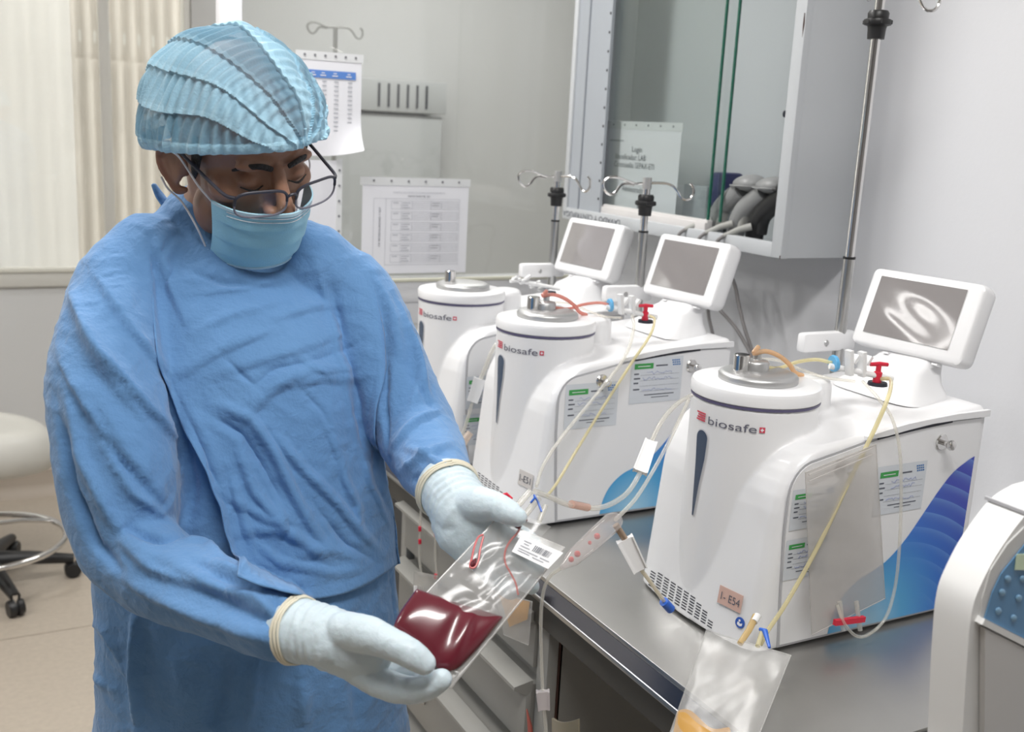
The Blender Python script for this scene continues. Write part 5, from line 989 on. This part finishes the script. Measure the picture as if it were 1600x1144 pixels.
# ---- sets on top of the machines
def topset(k, label, tube_m, full=True):
    O = OFFS[k]; pt = lambda x, y, yy: at(x, y, y=yy)+O
    t = thing('tubing_set', label, 'tubing', tuple(pt(1345, 575, 1.10))); m_ = [pt(1296, 572, 1.13), pt(1395, 592, 1.09)]
    obj('manifold', MB().tube(m_, .0045, 12), WC, t)
    def tap(x, y, yy, mt, nm, lb, tilt=0):
        c = pt(x, y, yy); mb = MB(); mb.lathe([(0, -.010), (.0065, -.010), (.0065, .008), (.004, .010), (.004, .020), (0, .020)], c, (0, 0, 1), 16); ax = Vector((1, -.35, tilt)).normalized()
        mb.tube([c+Vector((0, 0, .020))-ax*.014, c+Vector((0, 0, .021)), c+Vector((0, 0, .020))+ax*.014], [.003, .0036, .003], 10); obj(nm, mb, mt, t, label=lb)
    if full:
        for x, y in ((1328, 578), (1348, 580)): c = pt(x, y, 1.11); mb = MB(); mb.bar(c-Vector((0, 0, .008)), c+Vector((-.006, 0, .030)), .012, .007); mb.bar(c+Vector((0.004, 0, .010)), c+Vector((.012, 0, .022)), .010, .005); obj('white_tap', mb, WC, t, smooth=False)
        c = pt(1303, 568, 1.13); obj('filter_disc', MB().lathe([(0, .003), (.012, .003), (.013, 0), (.012, -.003), (0, -.003)], c, (1, -.2, .1), 24), mat('pale_blue_plastic', (.12, .42, .72), .35), t, label='light blue filter disc')
        tap(1371, 590, 1.10, REDP, 'red_tap', 'red three-way tap'); obj('tap_socket', MB().lathe([(0, .001), (.014, .001), (.015, -.004)], pt(1371, 600, 1.10)+Vector((0, 0, .002)), n=24), DARK, t)
        c0 = Vector((MX, MY+.004, MZ+.376))+O; obj('rotary_joint', MB().lathe([(0, 0), (.0185, 0), (.0185, .011), (.016, .014), (.006, .016), (.006, .030), (0, .030)], c0, n=32), SATIN, t)
        obj('arched_tube', MB().tube(spline([c0+Vector((0, 0, .034))]+[at(x, y, y=1.155)+O for x, y in ((1178, 552), (1196, 549), (1215, 555), (1232, 568), (1242, 582), (1254, 587))], 6), .0036, 12), tube_m[0], t)
        obj('side_tube', MB().tube(spline([at(x, y, y=yy)+O for x, y, yy in ((1196, 574, 1.155), (1218, 575, 1.17), (1245, 566, 1.17), (1275, 562, 1.16), (1300, 567, 1.13))], 6), .0028, 12), tube_m[1], t)
        obj('looped_tube', MB().tube(spline([at(x, y, y=yy)+O for x, y, yy in ((1155, 570, 1.19), (1180, 562, 1.20), (1215, 563, 1.2), (1250, 577, 1.18), (1290, 590, 1.14), (1335, 596, 1.08))], 6), .0024, 12), TUBE, t)
    else:
        for i, (x, y) in enumerate(((1318, 575), (1336, 583), (1352, 588), (1300, 572))): c = pt(x, y, 1.12); mb = MB(); mb.bar(c-Vector((.012, 0, .004)), c+Vector((.014, 0, .012-.004*i)), .008, .006); mb.bar(c+Vector((0, .012, 0)), c+Vector((0, -.012, .008)), .006, .005); obj('white_tap', mb, WC, t, smooth=False)
        obj('tap_socket', MB().lathe([(0, .001), (.014, .001), (.015, -.004)], pt(1371, 600, 1.10)+Vector((0, 0, .002)), n=24), DARK, t)
    return t
PK = clear('pink_line', (.95, .6, .55), .65, (.75, .38, .32), .15)
k3 = topset(0, 'amber and clear tubes with a red tap on top of the nearest machine', (AMB, TUBEY)); k2 = topset(1, 'reddish tubes with a red tap on top of the middle machine', (PK, PK)); topset(2, 'white taps lying on top of the rearmost machine', None, False)
obj('long_yellow_tube', MB().tube(spline([at(x, y, y=yy) for x, y, yy in ((1378, 592, 1.09), (1392, 594, 1.06), (1388, 620, 1.0), (1366, 672, .995), (1330, 745, .99), (1280, 850, .985), (1230, 940, .985), (1200, 985, .985), (1188, 1008, .98))], 6), .0030, 12), TUBEY, k3)
obj('long_clear_tube', MB().tube(spline([at(x, y, y=yy) for x, y, yy in ((1348, 596, 1.08), (1372, 622, 1.02), (1394, 655, 1.0), (1406, 705, .99), (1408, 780, .985), (1405, 860, .98), (1398, 920, .98), (1384, 965, .975), (1360, 990, .975), (1338, 994, .975), (1318, 972, .975), (1308, 945, .985))], 6), .0024, 12), TUBE, k3)
obj('long_yellow_tube', MB().tube(spline([at(x, y, y=yy) for x, y, yy in ((1016, 494, 1.61), (1023, 500, 1.58), (1015, 525, 1.53), (985, 570, 1.525), (940, 640, 1.52), (900, 705, 1.51), (870, 755, 1.49), (855, 775, 1.46))], 6), .0026, 12), TUBEY, k2)
obj('long_clear_tube', MB().tube(spline([at(x, y, y=yy) for x, y, yy in ((988, 494, 1.61), (990, 515, 1.56), (975, 560, 1.525), (925, 625, 1.52), (880, 680, 1.51), (850, 725, 1.49), (838, 760, 1.44))], 6), .0030, 12), TUBE, k2)
# ---- line hanging at the front of the middle machine
t = thing('tubing_set', 'clear line with a white clamp hanging between the rearmost and middle machines', 'tubing', tuple(at(745, 620, y=1.86)))
obj('main_tube', MB().tube(spline([at(x, y, y=1.86) for x, y in ((792, 528), (778, 536), (768, 550), (758, 575), (750, 594))], 6), .0042, 12), TUBE, t); clampbox(t, at(750, 592, y=1.86), at(738, 628, y=1.86), .024, .012, WC, lab_='white roller clamp')
obj('lower_tube', MB().tube(spline([at(x, y, y=1.86) for x, y in ((738, 628), (732, 650), (724, 675), (718, 692))], 6), .0035, 12), TUBE, t)
obj('brown_connector', MB().tube([at(x, y, y=1.84) for x, y in ((706, 684), (716, 692), (718, 702))], [.004, .006, .004], 10), mat('tan_plastic', (.5, .32, .24), .5), t); obj('cream_chamber', MB().tube([at(x, y, y=1.84) for x, y in ((735, 676), (722, 694), (716, 704))], [.007, .009, .004], 12), clear('cream_chamber', (.95, .9, .85), .6, (.78, .68, .6), .2), t)
# ---- bag hanging from the knob
def flatbag(name, label, q, pf, mt, cat='bag', nu=26, nv=36, fluid=None, group=None):
    cc = sum((pf(*p) for p in q), Vector())/4; t = thing(name, label, cat, tuple(cc)); n_ = (pf(*q[1])-pf(*q[0])).cross(pf(*q[3])-pf(*q[0])).normalized()
    if n_.dot(Vector(C0)-cc) < 0: n_ = -n_
    for s_, nm in ((1, 'front_film'), (-1, 'back_film')):
        obj(nm, MB().grid(lambda u, v: pf(*quad(q, u, v))+n_*s_*(.0006+.0050*max(0, math.sin(math.pi*u))**.6*max(0, math.sin(math.pi*v))**.6+.0012*float(noise.noise(Vector((u*3, v*5, s_+len(label)))))*min(1, 8*u*(1-u))), nu, nv), mt, t)
    mb = MB()
    for i in range(4): mb.tube([pf(*q[i])+n_*.0008, (pf(*q[i])+pf(*q[(i+1) % 4]))/2+n_*.0008, pf(*q[(i+1) % 4])+n_*.0008], .0009, 6)
    obj('welded_seam', mb, mt, t); return t, n_
pf = lambda x, y: at(x, y, y=.990)
t, n_ = flatbag('empty_bag', 'empty frosted clear bag with a red clip hanging from the knob of the nearest machine', [(1258, 738), (1368, 694), (1382, 935), (1268, 992)], pf, BFS)
mb = MB()
for z in (742, 752): mb.tube([at(1264, z, y=.985), at(1364, z-42, y=.985)], .0012, 6)
obj('top_fold', mb, BFS, t); obj('red_clip', MB().bar(at(1304, 973, y=.978), at(1350, 967, y=.978), .006, .008), REDP, t, smooth=False, label='red pinch clip')
for x in (1312, 1338): obj('port_tube', MB().tube([at(x, 940, y=.985), at(x+6, 985, y=.978)], .0036, 10), TUBE, t)
# ---- bag at the foot of the nearest machine, hanging over the bench edge
g0, g1, g2 = at(1100, 985, x=.895), at(1236, 1025, x=.925), at(1056, 1088, x=.803)
gn = (g1-g0).cross(g2-g0).normalized()
def pf2(x, y): r_ = Vector(ray(x, y)); return Vector(C0)+r_*((g0-Vector(C0)).dot(gn)/r_.dot(gn))
t, n_ = flatbag('plasma_bag', 'clear bag with amber fluid at its bottom hanging over the bench edge', [(1104, 986), (1236, 1025), (1160, 1215), (1046, 1150)], pf2, BF)
FL = mat('amber_fluid', (.50, .27, .06), .2, coat=.3)
def amb(u, v): x, y = quad([(1058, 1112), (1140, 1142), (1156, 1205), (1052, 1146)], u, v); return pf2(x, y-8*math.sin(u*7)*(1-v))+n_*(.0045*math.sin(math.pi*u)**.5*math.sin(math.pi*min(1, .1+v*.8))**.5)
obj('amber_fluid', MB().grid(amb, 20, 12), FL, t)
obj('port_tube', MB().tube([pf2(1156, 1006), pf2(1170, 985), pf2(1181, 963)], [.0042, .0045, .005], 12), clear('amber_port', (.97, .9, .7), .6, (.8, .6, .3), .15), t); obj('port_tube', MB().tube([pf2(1184, 1010), pf2(1192, 985)], .0035, 12), TUBEY, t)
obj('white_cap', MB().tube([pf2(1178, 972), pf2(1184, 962)], .0052, 12), WC, t); mb = MB(); mb.tube([pf2(*p)+n_*.002 for p in ((1188, 985), (1196, 988), (1203, 1014))], [.0025, .004, .002], 8); obj('blue_clip', mb, BLUEP, t, label='blue clip')
# ---- things hanging in front of the drawers
pf3 = lambda x, y: at(x, y, x=.80)
t, n_ = flatbag('plasma_bag', 'clear pouch with orange fluid hanging in front of the top drawer', [(775, 925), (832, 940), (826, 1008), (788, 992)], pf3, BF)
obj('orange_fluid', MB().grid(lambda u, v: pf3(*quad([(780, 930), (828, 940), (824, 968), (796, 980)], u, v))+n_*.004*math.sin(math.pi*u)*math.sin(math.pi*v), 12, 10), mat('orange_fluid', (.55, .27, .04), .25), t)
t, n_ = flatbag('sample_bag', 'small clear labelled bag hanging beside the gown in front of the drawers', [(648, 893), (684, 900), (680, 965), (645, 955)], pf3, BF)
mb = MB(); plate(mb, pf3(652, 925), (pf3(680, 930)-pf3(652, 925)).normalized(), Vector((0, 0, 1)), 0, 0, .018, .016, n_, 0, .008)
obj('label_sticker', mb, mat('label_white', (.82, .82, .83), .45), t, smooth=False)
for i in range(6): mb = MB(); plate(mb, pf3(656+i*3.4, 922), (pf3(680, 930)-pf3(652, 925)).normalized(), Vector((0, 0, 1)), 0, 0, .0012, .009, n_, 0, .0088); obj('barcode_bar', mb, INK, t, smooth=False)
t = thing('tubing_set', 'two clear vertical lines with red marks hanging in front of the drawers beside the gown', 'tubing', tuple(at(665, 850, x=.82)))
for i, (xs, yb) in enumerate(((656, 895), (681, 905))):
    obj('hanging_tube', MB().tube(spline([at(xs+2, 790, x=.805), at(xs, 830, x=.805), at(xs-1, 870, x=.805), at(xs+2, yb, x=.805)], 5), .0024, 10), TUBE, t)
    for yy in ((826, 846) if i == 0 else (834, 900)): obj('red_mark', MB().tube([at(xs, yy-3, x=.803), at(xs, yy+4, x=.803)], .0034, 8), REDP, t)
t = thing('sample_pouch', 'beige translucent pouch standing by the worn post under the bench', 'pouch', tuple(at(885, 1140, x=.83)))
mb = MB(); mb.grid(lambda u, v: at(866+40*u, 1122+5*math.sin(u*3)+60*v, x=.80)+Vector((-.006*math.sin(math.pi*u), 0, 0)), 12, 8); obj('pouch', modified(mb.mesh(), [('SOLIDIFY', dict(thickness=.004))]), clear('beige_film', (.9, .87, .8), .6, (.55, .50, .38), .3), t)
t = tag(obj('blood_vial', MB().tube([at(823, 1108, x=.80), at(828, 1135, x=.80), at(830, 1160, x=.80)], [.001, .004, .005], 10), mat('dried_blood', (.32, .08, .06), .5)), 'narrow red-stained vial tip in front of the lower drawers', 'vial')
# ================================================================ FOREGROUND DEVICE
dv = thing('centrifuge_console', 'blurred white-grey console with a blue control panel in the right foreground', 'console', (.98, .45, .88))
DG = mat('warm_grey_plastic', (.56, .55, .54), .45); DW = mat('console_white', (.74, .74, .73), .4)
pr = [(.826, .88), (.822, 1.046), (.808, 1.15), (.805, 1.196), (.813, 1.222), (.830, 1.250), (.859, 1.280), (.885, 1.291), (.907, 1.294), (1.02, 1.302), (1.20, 1.302), (1.20, .88)]
pp = spline([Vector((x, 0, z)) for x, z in pr[1:10]], 5); pp = [Vector((pr[0][0], 0, pr[0][1]))]+pp+[Vector((1.2, 0, 1.302)), Vector((1.2, 0, .88))]
obj('shell', MB().prism([Vector((p.x, .58, p.z)) for p in pp], (0, .04, 0)), DW, dv); obj('rear_housing', MB().box((1.08, .62, .88), (1.2, .76, 1.10), .01), DG, dv)
obj('shell_seam', MB().bar((.8585, .577, 1.2822), (.8585, .623, 1.2822), .003, .003), SEAM, dv, smooth=False)
P5 = lambda l, y=.5795: [at(a, b_, y=y) for a, b_ in l]
obj('panel_surround', MB().prism(P5([(1527, 975), (1533, 935), (1546, 890), (1572, 850), (1604, 818), (1900, 800), (1900, 1250)], .5800), (0, -.0015, 0)), mat('surround_grey', (.60, .60, .59), .45), dv, smooth=False)
obj('lower_face', MB().prism(P5([(1531, 978), (1900, 1165), (1900, 1500), (1528, 1400)], .5790), (0, -.006, 0)), DG, dv, smooth=False)
PB = mat('panel_blue', (.10, .24, .42), .4); pnl = obj('control_panel', MB().prism(P5([(1537, 966), (1549, 926), (1563, 896), (1602, 848), (1900, 830), (1900, 1150)], .5780), (0, -.001, 0)), PB, dv, smooth=False)
obj('ledge', MB().bar(at(1531, 969, y=.576), at(1900, 1158, y=.576), .008, .006), DW, dv, smooth=False)
obj('readout', MB().prism(P5([(1588, 866), (1900, 850), (1900, 900), (1585, 890)], .5765), (0, -.001, 0)), mat('pale_green_readout', (.60, .72, .52), .4), pnl)
for i, (x, y) in enumerate(((1566, 926), (1592, 935), (1560, 955), (1584, 966), (1575, 905), (1598, 905))): obj('key', ell(MB(), at(x, y, y=.5765), (Vector((.0048, 0, -.0015)), Vector((0, .001, 0)), Vector((0, 0, .0035))), 14), mat('key_blue', (.20, .36, .52), .4), pnl)
# stand carrying the console
sd = thing('side_stand', 'steel-topped stand carrying the foreground console', 'stand', (1.1, .5, 0)); obj('stand_top', MB().box((.80, .28, .86), (1.6, .77, .88), .002), ST, sd)
for x, y in ((.83, .31), (1.56, .31), (.83, .73), (1.56, .73)): obj('leg', MB().box((x-.015, y-.015, 0), (x+.015, y+.015, .86)), ST, sd, smooth=False)
# ================================================================ STOOL
sx, sy = .055, 3.74; sl = thing('saddle_stool', 'off-white padded stool with chrome foot ring and black star base', 'stool', (sx, sy, 0))
V = []; n = 40; seat = [(0, .565), (.10, .570), (.17, .575), (.215, .560), (.238, .520), (.238, .475), (.215, .438), (.15, .425), (0, .42)]
mb = MB(); sp_ = spline([Vector((r, 0, z)) for r, z in seat], 4)
mb.add([Vector((sx+max(p.x, .001)*math.cos(2*math.pi*j/n), sy+max(p.x, .001)*.88*math.sin(2*math.pi*j/n), p.z+.05*(p.x*math.cos(2*math.pi*j/n)/.238)**2*-.6)) for p in sp_ for j in range(n)], [(i*n+j, i*n+(j+1) % n, (i+1)*n+(j+1) % n, (i+1)*n+j) for i in range(len(sp_)-1) for j in range(n)])
obj('seat', mb, mat('stool_vinyl', (.58, .57, .53), .4), sl); obj('seat_plate', MB().lathe([(0, 0), (.11, 0), (.10, -.025), (.03, -.03), (0, -.03)], (sx, sy, .43), n=24), BLACK, sl)
obj('column', MB().lathe([(0, .06), (.028, .06), (.028, .30), (.017, .30), (.017, .41), (0, .41)], (sx, sy, 0), n=24), CHROME, sl)
mb = MB(); mb.tube([(sx+.255*math.cos(a*math.pi/24), sy+.255*math.sin(a*math.pi/24), .165) for a in range(49)], .0105, 12, cap=False); obj('foot_ring', mb, CHROME, sl)
for a in range(3): aa = a*2.0944+.5; obj('ring_spoke', MB().tube([(sx+.028*math.cos(aa), sy+.028*math.sin(aa), .22), (sx+.14*math.cos(aa), sy+.14*math.sin(aa), .20), (sx+.25*math.cos(aa), sy+.25*math.sin(aa), .166)], .008, 10), CHROME, sl)
for a in range(5):
    aa = math.radians(-2-72*a); dx, dy = math.cos(aa), math.sin(aa); obj('base_arm', MB().tube([(sx+.02*dx, sy+.02*dy, .095), (sx+.14*dx, sy+.14*dy, .088), (sx+.275*dx, sy+.275*dy, .066)], [.034, .024, .017], 10), BLACK, sl)
    c = Vector((sx+.272*dx, sy+.272*dy, .028)); w_ = obj('caster', MB().lathe([(0, -.024), (.024, -.024), (.028, -.018), (.028, -.004), (.020, -.003), (.020, .003), (.028, .004), (.028, .018), (.024, .024), (0, .024)], c, (dy, -dx, 0), 24), BLACK, sl)
    obj('caster_stem', MB().lathe([(0, .012), (.009, .012), (.009, .045), (0, .045)], c, n=12), CHROME, w_)
obj('base_hub', MB().lathe([(0, .055), (.05, .06), (.052, .10), (.04, .125), (0, .125)], (sx, sy, 0), n=28), BLACK, sl)
